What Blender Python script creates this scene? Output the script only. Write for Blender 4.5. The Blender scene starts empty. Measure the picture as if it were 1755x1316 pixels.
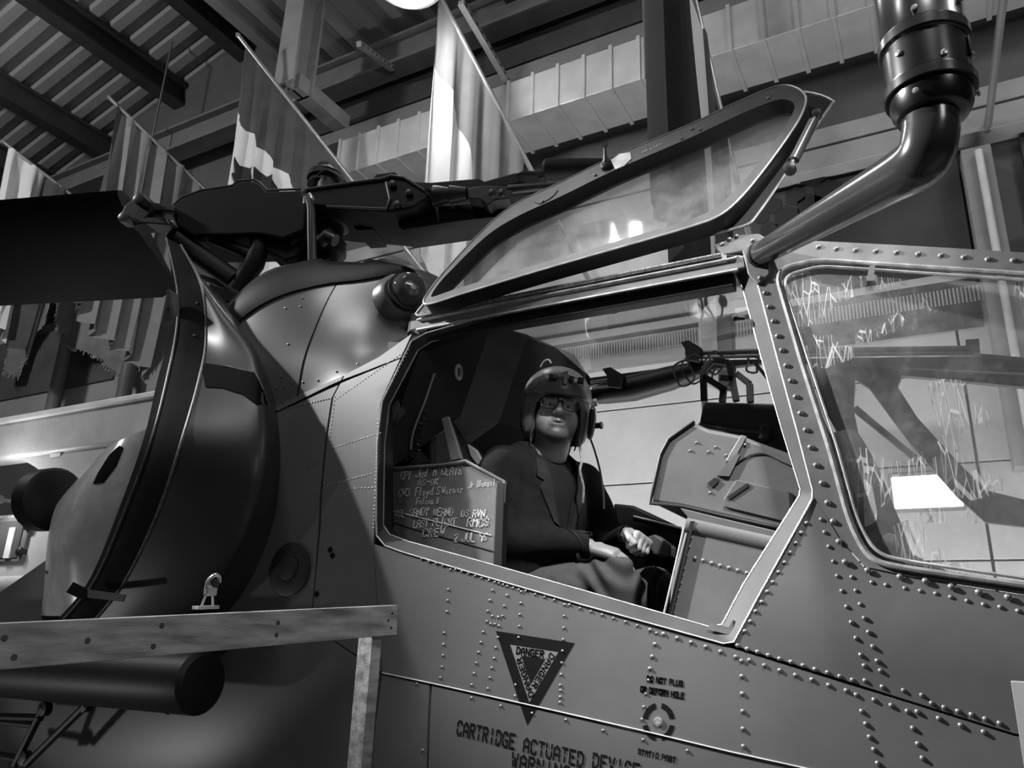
import bpy, bmesh, math, random
import numpy as np
from mathutils import Vector, Matrix
from mathutils.geometry import delaunay_2d_cdt
random.seed(7)
scene = bpy.context.scene
COL = scene.collection
# ------------------------------------------------------------------ camera
W, H, F = 1755., 1316., 1320.
CAM = np.array((1.2116, -2.5133, 1.65))
_a, _p, _r = math.radians(119.3), math.radians(18), math.radians(2)
_f = np.array((math.cos(_a)*math.cos(_p), math.sin(_a)*math.cos(_p), math.sin(_p)))
_rt = np.array((math.sin(_a), -math.cos(_a), 0.))
_up = np.cross(_rt, _f)
RT = _rt*math.cos(_r) + _up*math.sin(_r)
UP = -_rt*math.sin(_r) + _up*math.cos(_r)
FW = _f
cd = bpy.data.cameras.new('camera')
cam = bpy.data.objects.new('camera', cd)
COL.objects.link(cam)
cd.sensor_width = 36.; cd.sensor_fit = 'HORIZONTAL'; cd.lens = F/W*36.; cd.clip_start = .05; cd.clip_end = 100
cam.matrix_world = Matrix(((RT[0], UP[0], -FW[0], CAM[0]), (RT[1], UP[1], -FW[1], CAM[1]), (RT[2], UP[2], -FW[2], CAM[2]), (0, 0, 0, 1)))
scene.camera = cam
# ------------------------------------------------------------------ light
vs = scene.view_settings
vs.view_transform = 'Standard'; vs.look = 'None'; vs.gamma = 1.; vs.exposure = 0.0; vs.use_curve_mapping = False
world = bpy.data.worlds.new('hall_air'); scene.world = world; world.use_nodes = True
world.node_tree.nodes['Background'].inputs[0].default_value = (.5, .5, .5, 1)
world.node_tree.nodes['Background'].inputs[1].default_value = .02
def area(name, loc, tgt, size, power, sy=None):
    l = bpy.data.lights.new(name, 'AREA'); l.energy = power; l.size = size
    if sy: l.shape = 'RECTANGLE'; l.size_y = sy
    o = bpy.data.objects.new(name, l); COL.objects.link(o); o.location = loc
    o.rotation_euler = (Vector(tgt)-Vector(loc)).to_track_quat('-Z', 'Y').to_euler()
    return o
def spot(name, loc, tgt, power, radius, ang=70, blend=.4):
    l = bpy.data.lights.new(name, 'SPOT'); l.energy = power; l.shadow_soft_size = radius; l.spot_size = math.radians(ang); l.spot_blend = blend
    o = bpy.data.objects.new(name, l); COL.objects.link(o); o.location = loc
    o.rotation_euler = (Vector(tgt)-Vector(loc)).to_track_quat('-Z', 'Y').to_euler()
    return o
# hall lamps: spot high left, ceiling lamps overhead and behind; fill lights are added
spot('hall_spot_light', (-5.5, -2.6, 6.1), (2.4, -.5, 1.1), 6600, .10, 22, 1.0)
spot('cockpit_spot_light', (2.4, -3.2, 6.6), (.45, -.2, 2.0), 1900, .12, 16, .8)
area('ceiling_strip_light', (-1.2, -2.2, 7.2), (-.8, -.3, 2.6), .28, 62, 1.7)
def point(name, loc, power, r):
    l = bpy.data.lights.new(name, 'POINT'); l.energy = power; l.shadow_soft_size = r
    o = bpy.data.objects.new(name, l); COL.objects.link(o); o.location = loc; return o
point('left_fill_light', (-6.3, -2.8, 6.5), 360, .25)  # unseen fill, added to brighten the left roof and engine cowl
spot('low_fill_spot', (-3.3, -2.4, .35), (-1.75, -.7, 1.62), 40, .08, 31, .35)  # added low fill for the engine cowl and lower fuselage
point('right_fill_light', (3.6, .2, 6.4), 90, .2)  # added fill that lifts the upper wall at the right
area('rear_hall_light', (-2.9, .6, 7.8), (-2.4, 2.6, 5.2), .8, 60)
area('wall_fill_wash', (.3, 1.1, .5), (.3, 2.6, 3.4), 6.5, 150, .25)  # added fill hidden behind the fuselage, washes the wall cladding
area('front_fill_light', (5.2, -4.2, 5.2), (-.2, -1.0, 1.7), 1.2, 42)  # added frontal fill to brighten the barrier board
# ------------------------------------------------------------------ pixel geometry (measuring tools)
def ray(x, y): return FW + RT*((x-W/2)/F) - UP*((y-H/2)/F)
def onY(x, y, v): d = ray(x, y); return CAM + d*((v-CAM[1])/d[1])
def onX(x, y, v): d = ray(x, y); return CAM + d*((v-CAM[0])/d[0])
def onZ(x, y, v): d = ray(x, y); return CAM + d*((v-CAM[2])/d[2])
def D(x, y, dep): return CAM + ray(x, y)*dep
def onP(x, y, p, n):
    d = ray(x, y); p = np.array(p, float); n = np.array(n, float)
    return CAM + d*(((p-CAM)@n)/(d@n))
def S(x, z):     # the helicopter's right-hand side: y of the skin at (x, z)
    y = -.48
    if z > 2.0: y += .05*(z-2.0) + .05*(z-2.0)**2
    if z < 1.5: y += .22*(1.5-z)**2
    if x > 1.1: y += .06*(x-1.1)**2
    w = min(1., max(0., (x-.55)/.5))
    y -= .022*w*math.exp(-((z-(1.72-.2*(x-.9)))/.10)**2)
    return y
def side(px, py, off=0.):   # point of the side skin, moved out by off
    y = -.48
    for _ in range(8):
        p = onY(px, py, y-off); y = S(p[0], p[2])
    return onY(px, py, y-off)
# ------------------------------------------------------------------ materials
MATS = {}
def mat(name, v, rough=.5, metal=0., var=.12, scale=6., bump=0., bscale=60., spec=.5, coat=0., stretch=None, dirt=0.):
    if name in MATS: return MATS[name]
    m = bpy.data.materials.new(name); MATS[name] = m; m.use_nodes = True
    nt = m.node_tree; b = nt.nodes['Principled BSDF']
    b.inputs['Roughness'].default_value = rough; b.inputs['Metallic'].default_value = metal
    b.inputs['Specular IOR Level'].default_value = spec; b.inputs['Coat Weight'].default_value = coat
    tc = nt.nodes.new('ShaderNodeTexCoord'); mp = nt.nodes.new('ShaderNodeMapping')
    nt.links.new(tc.outputs['Object'], mp.inputs[0])
    if stretch: mp.inputs['Scale'].default_value = stretch
    n = nt.nodes.new('ShaderNodeTexNoise'); n.inputs['Scale'].default_value = scale; n.inputs['Detail'].default_value = 6
    nt.links.new(mp.outputs[0], n.inputs['Vector'])
    r = nt.nodes.new('ShaderNodeValToRGB')
    lo, hi = v*(1-var), min(1., v*(1+var))
    r.color_ramp.elements[0].position = .3; r.color_ramp.elements[1].position = .7
    r.color_ramp.elements[0].color = (lo, lo, lo, 1); r.color_ramp.elements[1].color = (hi, hi, hi, 1)
    nt.links.new(n.outputs['Fac'], r.inputs[0])
    src = r.outputs[0]
    if dirt:
        n2 = nt.nodes.new('ShaderNodeTexNoise'); n2.inputs['Scale'].default_value = 2.3; n2.inputs['Detail'].default_value = 9; n2.inputs['Roughness'].default_value = .72
        nt.links.new(mp.outputs[0], n2.inputs['Vector'])
        r2 = nt.nodes.new('ShaderNodeValToRGB'); r2.color_ramp.elements[0].position = .42; r2.color_ramp.elements[1].position = .62
        r2.color_ramp.elements[0].color = (1-dirt,)*3+(1,); r2.color_ramp.elements[1].color = (1, 1, 1, 1)
        nt.links.new(n2.outputs['Fac'], r2.inputs[0])
        mx = nt.nodes.new('ShaderNodeMix'); mx.data_type = 'RGBA'; mx.blend_type = 'MULTIPLY'; mx.inputs[0].default_value = 1
        nt.links.new(src, mx.inputs[6]); nt.links.new(r2.outputs[0], mx.inputs[7]); src = mx.outputs[2]
    nt.links.new(src, b.inputs['Base Color'])
    if bump:
        nb = nt.nodes.new('ShaderNodeTexNoise'); nb.inputs['Scale'].default_value = bscale; nb.inputs['Detail'].default_value = 4
        nt.links.new(mp.outputs[0], nb.inputs['Vector'])
        bp = nt.nodes.new('ShaderNodeBump'); bp.inputs['Strength'].default_value = bump; bp.inputs['Distance'].default_value = .004
        nt.links.new(nb.outputs['Fac'], bp.inputs['Height']); nt.links.new(bp.outputs[0], b.inputs['Normal'])
    return m
def glass(name, tint=.95, rough=.02, haze=.06, scratch=.0, refl=1.0):
    if name in MATS: return MATS[name]
    m = bpy.data.materials.new(name); MATS[name] = m; m.use_nodes = True
    nt = m.node_tree; nt.nodes.clear(); N = nt.nodes.new; L = nt.links.new
    out = N('ShaderNodeOutputMaterial'); tr = N('ShaderNodeBsdfTransparent'); gl = N('ShaderNodeBsdfGlossy'); df = N('ShaderNodeBsdfDiffuse')
    tr.inputs[0].default_value = (tint,)*3+(1,); gl.inputs['Roughness'].default_value = rough; df.inputs[0].default_value = (.8, .8, .8, 1)
    fr = N('ShaderNodeFresnel'); fr.inputs[0].default_value = 1.45
    mf = N('ShaderNodeMath'); mf.operation = 'MULTIPLY'; mf.inputs[1].default_value = refl; L(fr.outputs[0], mf.inputs[0])
    m1 = N('ShaderNodeMixShader'); m2 = N('ShaderNodeMixShader')
    L(mf.outputs[0], m1.inputs[0]); L(tr.outputs[0], m1.inputs[1]); L(gl.outputs[0], m1.inputs[2])
    tc = N('ShaderNodeTexCoord')
    no = N('ShaderNodeTexNoise'); no.inputs['Scale'].default_value = 3.1; no.inputs['Detail'].default_value = 8; no.inputs['Roughness'].default_value = .7
    L(tc.outputs['Object'], no.inputs['Vector'])
    rp = N('ShaderNodeMapRange'); rp.inputs[1].default_value = .4; rp.inputs[2].default_value = .75; rp.inputs[3].default_value = haze*.4; rp.inputs[4].default_value = haze*1.8
    L(no.outputs['Fac'], rp.inputs[0]); fac = rp.outputs[0]
    if scratch:
        for sc, rot in ((38., .5), (55., -.7)):
            mp = N('ShaderNodeMapping'); mp.inputs['Rotation'].default_value = (0, rot, 0); mp.inputs['Scale'].default_value = (1, 1, .12)
            L(tc.outputs['Object'], mp.inputs[0])
            vo = N('ShaderNodeTexVoronoi'); vo.feature = 'DISTANCE_TO_EDGE'; vo.inputs['Scale'].default_value = sc; L(mp.outputs[0], vo.inputs['Vector'])
            th = N('ShaderNodeMath'); th.operation = 'LESS_THAN'; th.inputs[1].default_value = .022; L(vo.outputs['Distance'], th.inputs[0])
            n3 = N('ShaderNodeTexNoise'); n3.inputs['Scale'].default_value = 5.; L(tc.outputs['Object'], n3.inputs['Vector'])
            t3 = N('ShaderNodeMath'); t3.operation = 'GREATER_THAN'; t3.inputs[1].default_value = .5; L(n3.outputs['Fac'], t3.inputs[0])
            mu = N('ShaderNodeMath'); mu.operation = 'MULTIPLY'; L(th.outputs[0], mu.inputs[0]); L(t3.outputs[0], mu.inputs[1])
            ms = N('ShaderNodeMath'); ms.operation = 'MULTIPLY_ADD'; ms.inputs[1].default_value = scratch; L(mu.outputs[0], ms.inputs[0]); L(fac, ms.inputs[2])
            fac = ms.outputs[0]
    L(fac, m2.inputs[0]); L(m1.outputs[0], m2.inputs[1]); L(df.outputs[0], m2.inputs[2]); L(m2.outputs[0], out.inputs[0])
    return m
def emit(name, s):
    m = bpy.data.materials.new(name); m.use_nodes = True; nt = m.node_tree; nt.nodes.clear()
    o = nt.nodes.new('ShaderNodeOutputMaterial'); e = nt.nodes.new('ShaderNodeEmission'); e.inputs[1].default_value = s
    nt.links.new(e.outputs[0], o.inputs[0]); return m
# ------------------------------------------------------------------ mesh tools
ORG = {}
def thing(name, label, cat, loc=(0, 0, 0), group=None, kind=None):
    o = bpy.data.objects.new(name, None); COL.objects.link(o); o.location = loc; o.empty_display_size = .1
    if label: o['label'] = label
    if cat: o['category'] = cat
    if group: o['group'] = group
    if kind: o['kind'] = kind
    ORG[o.name] = np.array(loc, float); return o
def setp(o, label=None, cat=None, group=None, kind=None):
    if label: o['label'] = label
    if cat: o['category'] = cat
    if group: o['group'] = group
    if kind: o['kind'] = kind
    return o
class MB:
    def __init__(s): s.v = []; s.f = []; s.m = []; s.cur = 0
    def add(s, vs, fs):
        b = len(s.v); s.v += [tuple(float(c) for c in p) for p in vs]
        s.f += [tuple(b+i for i in f) for f in fs]; s.m += [s.cur]*len(fs); return s
    def box(s, c, sz, rot=None):
        c = np.array(c, float); R = np.array(rot) if rot is not None else np.eye(3)
        vs = [c + R@(np.array((i, j, k))*np.array(sz)/2) for i in (-1, 1) for j in (-1, 1) for k in (-1, 1)]
        return s.add(vs, [(0, 1, 3, 2), (4, 6, 7, 5), (0, 4, 5, 1), (2, 3, 7, 6), (0, 2, 6, 4), (1, 5, 7, 3)])
    def span(s, a, b, w, h, up=(0, 0, 1)):     # bar from a to b, w along side, h along up
        a = np.array(a, float); b = np.array(b, float); d = b-a; L = np.linalg.norm(d); d = d/L
        sd = np.cross(d, up); sd /= np.linalg.norm(sd); u = np.cross(sd, d)
        return s.box((a+b)/2, (L, w, h), np.array((d, sd, u)).T)
    def tube(s, path, r, n=10, cap=True):
        P = [np.array(p, float) for p in path]; rs = list(r) if hasattr(r, '__len__') else [r]*len(P)
        T = []
        for i in range(len(P)):
            d = P[min(i+1, len(P)-1)] - P[max(i-1, 0)]; T.append(d/(np.linalg.norm(d)+1e-9))
        ref = np.array((0, 0, 1.)) if abs(T[0][2]) < .9 else np.array((1., 0, 0))
        u = np.cross(T[0], ref); u /= np.linalg.norm(u); vs = []; fs = []
        for i, p in enumerate(P):
            u = u - T[i]*(u@T[i]); u /= np.linalg.norm(u); w = np.cross(T[i], u)
            for k in range(n):
                t = 2*math.pi*k/n; vs.append(p + (u*math.cos(t)+w*math.sin(t))*rs[i])
        for i in range(len(P)-1):
            for k in range(n): fs.append((i*n+k, i*n+(k+1) % n, (i+1)*n+(k+1) % n, (i+1)*n+k))
        if cap: fs += [tuple(range(n))[::-1], tuple(range((len(P)-1)*n, len(P)*n))]
        return s.add(vs, fs)
    def lathe(s, o, ax, prof, n=24):            # prof: (distance along axis, radius)
        o = np.array(o, float); ax = np.array(ax, float); ax /= np.linalg.norm(ax)
        return s.tube([o+ax*(t+1e-5*i) for i, (t, r) in enumerate(prof)], [max(r, 1e-4) for t, r in prof], n)
    def grid(s, rows, closed=False):
        n = len(rows[0]); vs = [p for r in rows for p in r]; fs = []
        for i in range(len(rows)-1):
            for k in range(n if closed else n-1): fs.append((i*n+k, i*n+(k+1) % n, (i+1)*n+(k+1) % n, (i+1)*n+k))
        return s.add(vs, fs)
    def prism(s, pts, vec):
        n = len(pts); p = [np.array(q, float) for q in pts]; v = np.array(vec, float)
        s.add(p+[q+v for q in p], [tuple(range(n))[::-1], tuple(range(n, 2*n))]+[(i, (i+1) % n, n+(i+1) % n, n+i) for i in range(n)]); return s
    def patch(s, outline, fn, holes=(), step=.08, thick=None):
        vs, fs = cdt(outline, holes, step)
        top = [fn(a, b, 0.) for a, b in vs]
        if not thick: return s.add(top, fs)
        n = len(vs); bot = [fn(a, b, -thick) for a, b in vs]
        cnt = {}
        for f in fs:
            for i in range(3):
                e = (f[i], f[(i+1) % 3]); cnt[e] = 1
        sides = [(a, b, n+b, n+a) for (a, b) in cnt if (b, a) not in cnt]
        return s.add(top+bot, fs+[tuple(n+i for i in f[::-1]) for f in fs]+sides)
    def build(s, name, m, parent=None, smooth=True, bevel=0., label=None, cat=None, group=None, kind=None, sub=0, angle=40):
        me = bpy.data.meshes.new(name)
        V = np.array(s.v)
        if parent is not None: org = ORG[parent.name]
        else:
            lo, hi = V.min(0), V.max(0); org = np.array(((lo[0]+hi[0])/2, (lo[1]+hi[1])/2, lo[2]))
        me.from_pydata([tuple(p) for p in (V-org)], [], s.f)
        bm = bmesh.new(); bm.from_mesh(me)
        bmesh.ops.recalc_face_normals(bm, faces=bm.faces)
        if smooth:
            for f in bm.faces: f.smooth = True
            a = math.radians(angle)
            for e in bm.edges:
                if len(e.link_faces) == 2 and e.calc_face_angle(0) > a: e.smooth = False
        bm.to_mesh(me); bm.free()
        ms = m if isinstance(m, (list, tuple)) else [m]
        for q in ms: me.materials.append(q)
        if len(ms) > 1:
            for i, p in enumerate(me.polygons): p.material_index = s.m[i]
        o = bpy.data.objects.new(name, me); COL.objects.link(o)
        if parent is not None: o.parent = parent
        else: o.location = org
        ORG[o.name] = org
        if bevel:
            b = o.modifiers.new('bevel', 'BEVEL'); b.width = bevel; b.segments = 2; b.limit_method = 'ANGLE'; b.angle_limit = math.radians(50)
        if sub:
            b = o.modifiers.new('sub', 'SUBSURF'); b.levels = sub; b.render_levels = sub
        return setp(o, label, cat, group, kind)
def inside(pt, poly):
    x, y = pt; c = False; n = len(poly); j = n-1
    for i in range(n):
        xi, yi = poly[i]; xj, yj = poly[j]
        if (yi > y) != (yj > y) and x < (xj-xi)*(y-yi)/(yj-yi)+xi: c = not c
        j = i
    return c
def dens(poly, step):
    out = []
    for i in range(len(poly)):
        a = np.array(poly[i]); b = np.array(poly[(i+1) % len(poly)]); k = max(1, int(np.linalg.norm(b-a)/step))
        out += [tuple(a+(b-a)*t/k) for t in range(k)]
    return out
def cdt(outline, holes, step):
    loops = [dens([tuple(p[:2]) for p in outline], step)]+[dens([tuple(p[:2]) for p in h], step) for h in holes]
    vs = []; es = []
    for L in loops:
        b = len(vs); vs += [Vector(p) for p in L]; es += [(b+i, b+(i+1) % len(L)) for i in range(len(L))]
    xs = [p[0] for p in loops[0]]; ys = [p[1] for p in loops[0]]
    x = min(xs)+step*.5
    while x < max(xs):
        y = min(ys)+step*.5
        while y < max(ys):
            if inside((x, y), loops[0]) and not any(inside((x, y), h) for h in loops[1:]): vs.append(Vector((x, y)))
            y += step
        x += step
    r = delaunay_2d_cdt(vs, es, [], 1, 1e-6)
    V = [tuple(p) for p in r[0]]; Fc = []
    for f in r[2]:
        c = (sum(V[i][0] for i in f)/3, sum(V[i][1] for i in f)/3)
        if inside(c, loops[0]) and not any(inside(c, h) for h in loops[1:]): Fc.append(tuple(f))
    return V, Fc
def smoothpath(pts, n=6, closed=False):        # Catmull-Rom
    P = [np.array(p, float) for p in pts]; N = len(P); out = []
    for i in range(N if closed else N-1):
        if closed: a, b, c, d = P[i-1], P[i], P[(i+1) % N], P[(i+2) % N]
        else: a, b, c, d = P[max(i-1, 0)], P[i], P[i+1], P[min(i+2, N-1)]
        for k in range(n):
            t = k/n; out.append(.5*((2*b)+(-a+c)*t+(2*a-5*b+4*c-d)*t*t+(-a+3*b-3*c+d)*t**3))
    if not closed: out.append(P[-1])
    return out
def rounded(pts, r, n=4):                       # polygon with rounded corners
    out = []; N = len(pts)
    for i in range(N):
        a, b, c = (np.array(pts[i-1], float), np.array(pts[i], float), np.array(pts[(i+1) % N], float))
        rr = r[i] if hasattr(r, '__len__') else r
        u = a-b; w = c-b; lu = np.linalg.norm(u); lw = np.linalg.norm(w); q = min(rr, lu*.45, lw*.45)
        p0 = b+u/lu*q; p1 = b+w/lw*q
        for k in range(n+1):
            t = k/n; out.append((1-t)**2*p0+2*t*(1-t)*b+t*t*p1)
    return out
# block-stroke alphabet on a 2 x 4 grid, for stencils and handwriting
GL = {'A': '0,0 0,3 1,4 2,3 2,0|0,1.6 2,1.6', 'B': '0,0 0,4 1.5,4 2,3.2 1.5,2.1 0,2.1|1.5,2.1 2,1 1.5,0 0,0', 'C': '2,3.2 1.5,4 .5,4 0,3.2 0,.8 .5,0 1.5,0 2,.8',
 'D': '0,0 0,4 1.2,4 2,3 2,1 1.2,0 0,0', 'E': '2,4 0,4 0,0 2,0|0,2.1 1.5,2.1', 'F': '2,4 0,4 0,0|0,2.1 1.5,2.1', 'G': '2,3.2 1.5,4 .5,4 0,3.2 0,.8 .5,0 2,0 2,1.8 1.1,1.8',
 'H': '0,0 0,4|2,0 2,4|0,2 2,2', 'I': '1,0 1,4', 'J': '2,4 2,.8 1.4,0 .5,0 0,.9', 'K': '0,0 0,4|2,4 0,2 2,0', 'L': '0,4 0,0 2,0', 'M': '0,0 0,4 1,2 2,4 2,0', 'N': '0,0 0,4 2,0 2,4',
 'O': '.5,0 0,.8 0,3.2 .5,4 1.5,4 2,3.2 2,.8 1.5,0 .5,0', 'P': '0,0 0,4 1.5,4 2,3.1 1.5,2 0,2', 'R': '0,0 0,4 1.5,4 2,3.1 1.5,2.1 .1,2.1|.9,2 2,0', 'S': '2,3.3 1.5,4 .5,4 0,3.2 .4,2.2 1.6,1.8 2,.8 1.5,0 .5,0 0,.7',
 'T': '0,4 2,4|1,4 1,0', 'U': '0,4 0,.8 .5,0 1.5,0 2,.8 2,4', 'V': '0,4 1,0 2,4', 'W': '0,4 .5,0 1,2.5 1.5,0 2,4', 'Y': '0,4 1,2 2,4|1,2 1,0', 'X': '0,0 2,4|0,4 2,0', '2': '0,3.2 .6,4 1.5,4 2,3.1 0,0 2,0',
 '3': '0,3.5 .8,4 1.8,3.6 1.7,2.6 .7,2.1 1.8,1.8 2,.7 1,0 0,.5', '8': '1,2 .2,3 .6,4 1.4,4 1.8,3 1,2 .1,1 .6,0 1.4,0 1.9,1 1,2', '9': '2,2.6 1,2 .1,2.8 .6,4 1.6,4 2,3 1.7,0', '6': '1.8,3.8 .6,2.8 0,1 .6,0 1.6,.2 1.9,1.2 1.2,2 .2,1.4',
 '-': '.2,2 1.8,2', '.': '.9,0 1.1,.1', 'a': '1.8,2.3 .8,2.5 .1,1.4 .6,.1 1.5,.4 1.8,2.3 2,0', 'c': '1.8,2 1,2.5 .2,1.5 .7,.1 1.8,.4', 'd': '1.8,1.9 .8,2.4 .1,1.2 .7,0 1.7,.6|1.9,4 1.8,0', 'e': '.2,1.3 1.7,1.5 1.2,2.4 .4,2 .2,.9 .8,0 1.8,.5',
 'l': '1,4 .8,.6 1.3,0', 'n': '.2,2.4 .3,0|.3,1.6 1.1,2.4 1.7,1.6 1.7,0', 'o': '1,2.4 .2,1.4 .7,.1 1.6,.5 1.7,1.9 1,2.4', 'r': '.4,2.4 .5,0|.5,1.5 1.6,2.3', 'u': '.2,2.4 .3,.6 1,0 1.6,.7 1.7,2.4|1.7,1 1.9,0', 'y': '.2,2.4 .9,.6|1.8,2.4 .5,-1.2',
 'i': '1,2.2 1,0|1,3 1,3.3', 'k': '.3,4 .3,0|1.6,2.3 .4,1.1 1.7,0', 's': '1.7,2.1 .8,2.4 .4,1.6 1.5,.9 1.1,.1 .2,.3', '(': '1.4,4.4 .7,2.5 1.2,-.2', ')': '.6,4.4 1.3,2.5 .8,-.2', "'": '1,4.4 .8,3.6'}
def write(txt, fn, h, w, th, gap=.0, pitch=None, lean=0., jit=0.):
    """strokes of txt as flat quads; fn(u, v) -> 3D point; h letter height, w letter width, th stroke width, gap stencil break"""
    mb = MB(); x = 0.; pitch = pitch or w*1.35
    for ch in txt:
        if ch != ' ' and ch in GL:
            jy = random.uniform(-jit, jit)*h; js = 1+random.uniform(-jit, jit)
            for st in GL[ch].split('|'):
                q = [tuple(map(float, t.split(','))) for t in st.split()]
                q = [np.array((x+a/2*w*js+lean*b/4*h, b/4*h*js+jy)) for a, b in q]
                for i in range(len(q)-1):
                    a, b = q[i], q[i+1]; d = b-a; L = np.linalg.norm(d)
                    if L < 1e-6: continue
                    d = d/L; nn = np.array((-d[1], d[0]))*th/2
                    segs = [(a-d*th*.42, b+d*th*.42)]
                    if gap and L > h*.55: m_ = (a+b)/2; segs = [(a-d*th*.4, m_-d*gap/2), (m_+d*gap/2, b+d*th*.4)]
                    for p, r in segs:
                        mb.add([fn(*(p-nn)), fn(*(r-nn)), fn(*(r+nn)), fn(*(p+nn))], [(0, 1, 2, 3)])
        x += pitch if ch != ' ' else pitch*.75
    return mb
# ================================================================== the hall
M_floor = mat('polished_concrete', .16, .45, var=.2, scale=1.2, bump=.15)
M_wall = mat('painted_wall', .13, .75, var=.06, scale=1.5, bump=.1, bscale=30, dirt=.12)
M_white = mat('white_cladding', .60, .55, var=.05, scale=2., dirt=.1)
M_steel = mat('grey_steel_paint', .17, .55, var=.12)
M_dsteel = mat('dark_steel_paint', .045, .55, var=.2)
M_deck = mat('corrugated_deck', .30, .5, var=.12, scale=2.)
M_duct = mat('galvanised_duct', .55, .42, metal=.35, var=.12, scale=5.)
M_black = mat('black_paint', .012, .45, var=.3)
M_poster = mat('poster_dark', .045, .6, var=.25, scale=3.)
M_poster2 = mat('poster_darker', .014, .6, var=.25, scale=3.)
YW = 2.6
b = MB(); b.box((-3, -.5, -.05), (26, 9, .1)); b.build('floor', M_floor, kind='structure', smooth=False)
b = MB(); b.box((-3.5, YW+.06, 4.6), (24, .12, 9.2)); wall = b.build('wall_back', M_wall, kind='structure', smooth=False)
b = MB(); b.box((-15.5, -1.0, 4.6), (.12, 8, 9.2)); b.build('wall_left', M_wall, kind='structure', smooth=False)
# roof: ribs run up the slope on the left, along the hall's depth on the right
def corr(u0, u1, per, hgt):
    prof = []; u = u0
    while u < u1:
        prof += [(u, 0), (u+per*.42, 0), (u+per*.5, hgt), (u+per*.92, hgt)]; u += per
    return prof
K = .28
def zl(x): return 8.4+K*(x+6.)
b = MB(); pr = corr(-5., YW+.1, .26, .07)
b.grid([[(x, y, zl(x)+h) for y, h in pr] for x in (-16, -4.25)]); ceil1 = b.build('ceiling', M_deck, kind='structure', smooth=False)
b = MB(); XR = onZ(418, 60, 7.42)[0]; pr = corr(XR, 8, .3, .07)
b.grid([[(x, y, 7.42+h) for x, h in pr] for y in (-5, YW+.1)]); b.build('ceiling', M_deck, kind='structure', smooth=False)
# purlins under the left roof slope (along y)
roofn = np.array((-K, 0, 1.)); roofp = (-6, 0, 8.4)
n_ = 0
for (px, py) in ((235, 92), (395, 40), (75, 172), (-40, 230)):
    p = onP(px, py, roofp, roofn); x = p[0]; n_ += 1
    b = MB(); zz = zl(x)
    b.box((x, -1.2, zz-.03), (.20, 7.6, .03)); b.box((x, -1.2, zz-.16), (.05, 7.6, .26)); b.box((x, -1.2, zz-.30), (.20, 7.6, .03))
    b.build('trim_%d' % n_, M_dsteel, kind='structure', smooth=False)
# long beam in front of the back wall, with bright flange; post above it
z0, z1 = 6.86, 7.16
b = MB(); b.box((-3.6, 2.3, z1), (14, .22, .03)); b.box((-3.6, 2.3, (z0+z1)/2), (14, .06, z1-z0)); b.box((-3.6, 2.3, z0), (14, .22, .03))
b.build('trim_5', M_steel, kind='structure', smooth=False)
p = onY(487, 142, 1.5)
b = MB(); hz = (7.42-p[2]); zc = p[2]+hz/2
b.box((p[0], 1.5, zc), (.24, .03, hz)); b.box((p[0], 1.62, zc), (.03, .24, hz)); b.box((p[0], 1.74, zc), (.24, .03, hz)); b.box((p[0], 1.95, p[2]+.08), (.16, .7, .16))
b.build('trim_6', mat('post_paint', .33, .5), kind='structure', smooth=False, bevel=.004)
# short cross beams further right under the flat roof
for i, x in enumerate((-1.55, .1, 1.9)):
    b = MB(); b.box((x, .4, 7.36), (.24, 4.2, .04)); b.box((x, .4, 7.23), (.06, 4.2, .3)); b.box((x, .4, 7.10), (.24, 4.2, .04))
    b.build('trim_%d' % (7+i), M_dsteel, kind='structure', smooth=False)
for i, (z, y, h) in enumerate(((6.55, 2.45, .22), (6.25, 2.35, .14))):
    b = MB(); b.box((-.5, y, z), (9, .2, h)); b.build('trim_%d' % (10+i), M_steel if i else M_dsteel, kind='structure', smooth=False)
# ventilation duct along the wall: each sheet-metal section a piece
dt = thing('ventilation_duct', 'long rectangular sheet metal air duct with raised seams under the roof', 'duct', (-2, 2.28, 5.6))
xs = [onY(px, py, 2.05)[0] for px, py in ((912, 180), (956, 166), (1001, 153), (1047, 140))]
dx = (xs[-1]-xs[0])/3
x = xs[0]-dx*9
while x < 5.:
    b = MB(); b.box((x+dx/2, 2.275, 5.80), (dx-.012, .45, .38)); b.build('duct_section', M_duct, dt, smooth=False, bevel=.004)
    b = MB(); b.box((x, 2.275, 5.80), (.03, .48, .41)); b.build('seam_flange', M_duct, dt, smooth=False, bevel=.003)
    x += dx
for hx in (-6.2, -4.2, -2.2, -.3, 1.6):
    b = MB(); b.tube([(hx, 2.04, 5.6), (hx, 2.04, 8.3)], .012, 6); b.build('hanger_rod', M_steel, dt)
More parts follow.
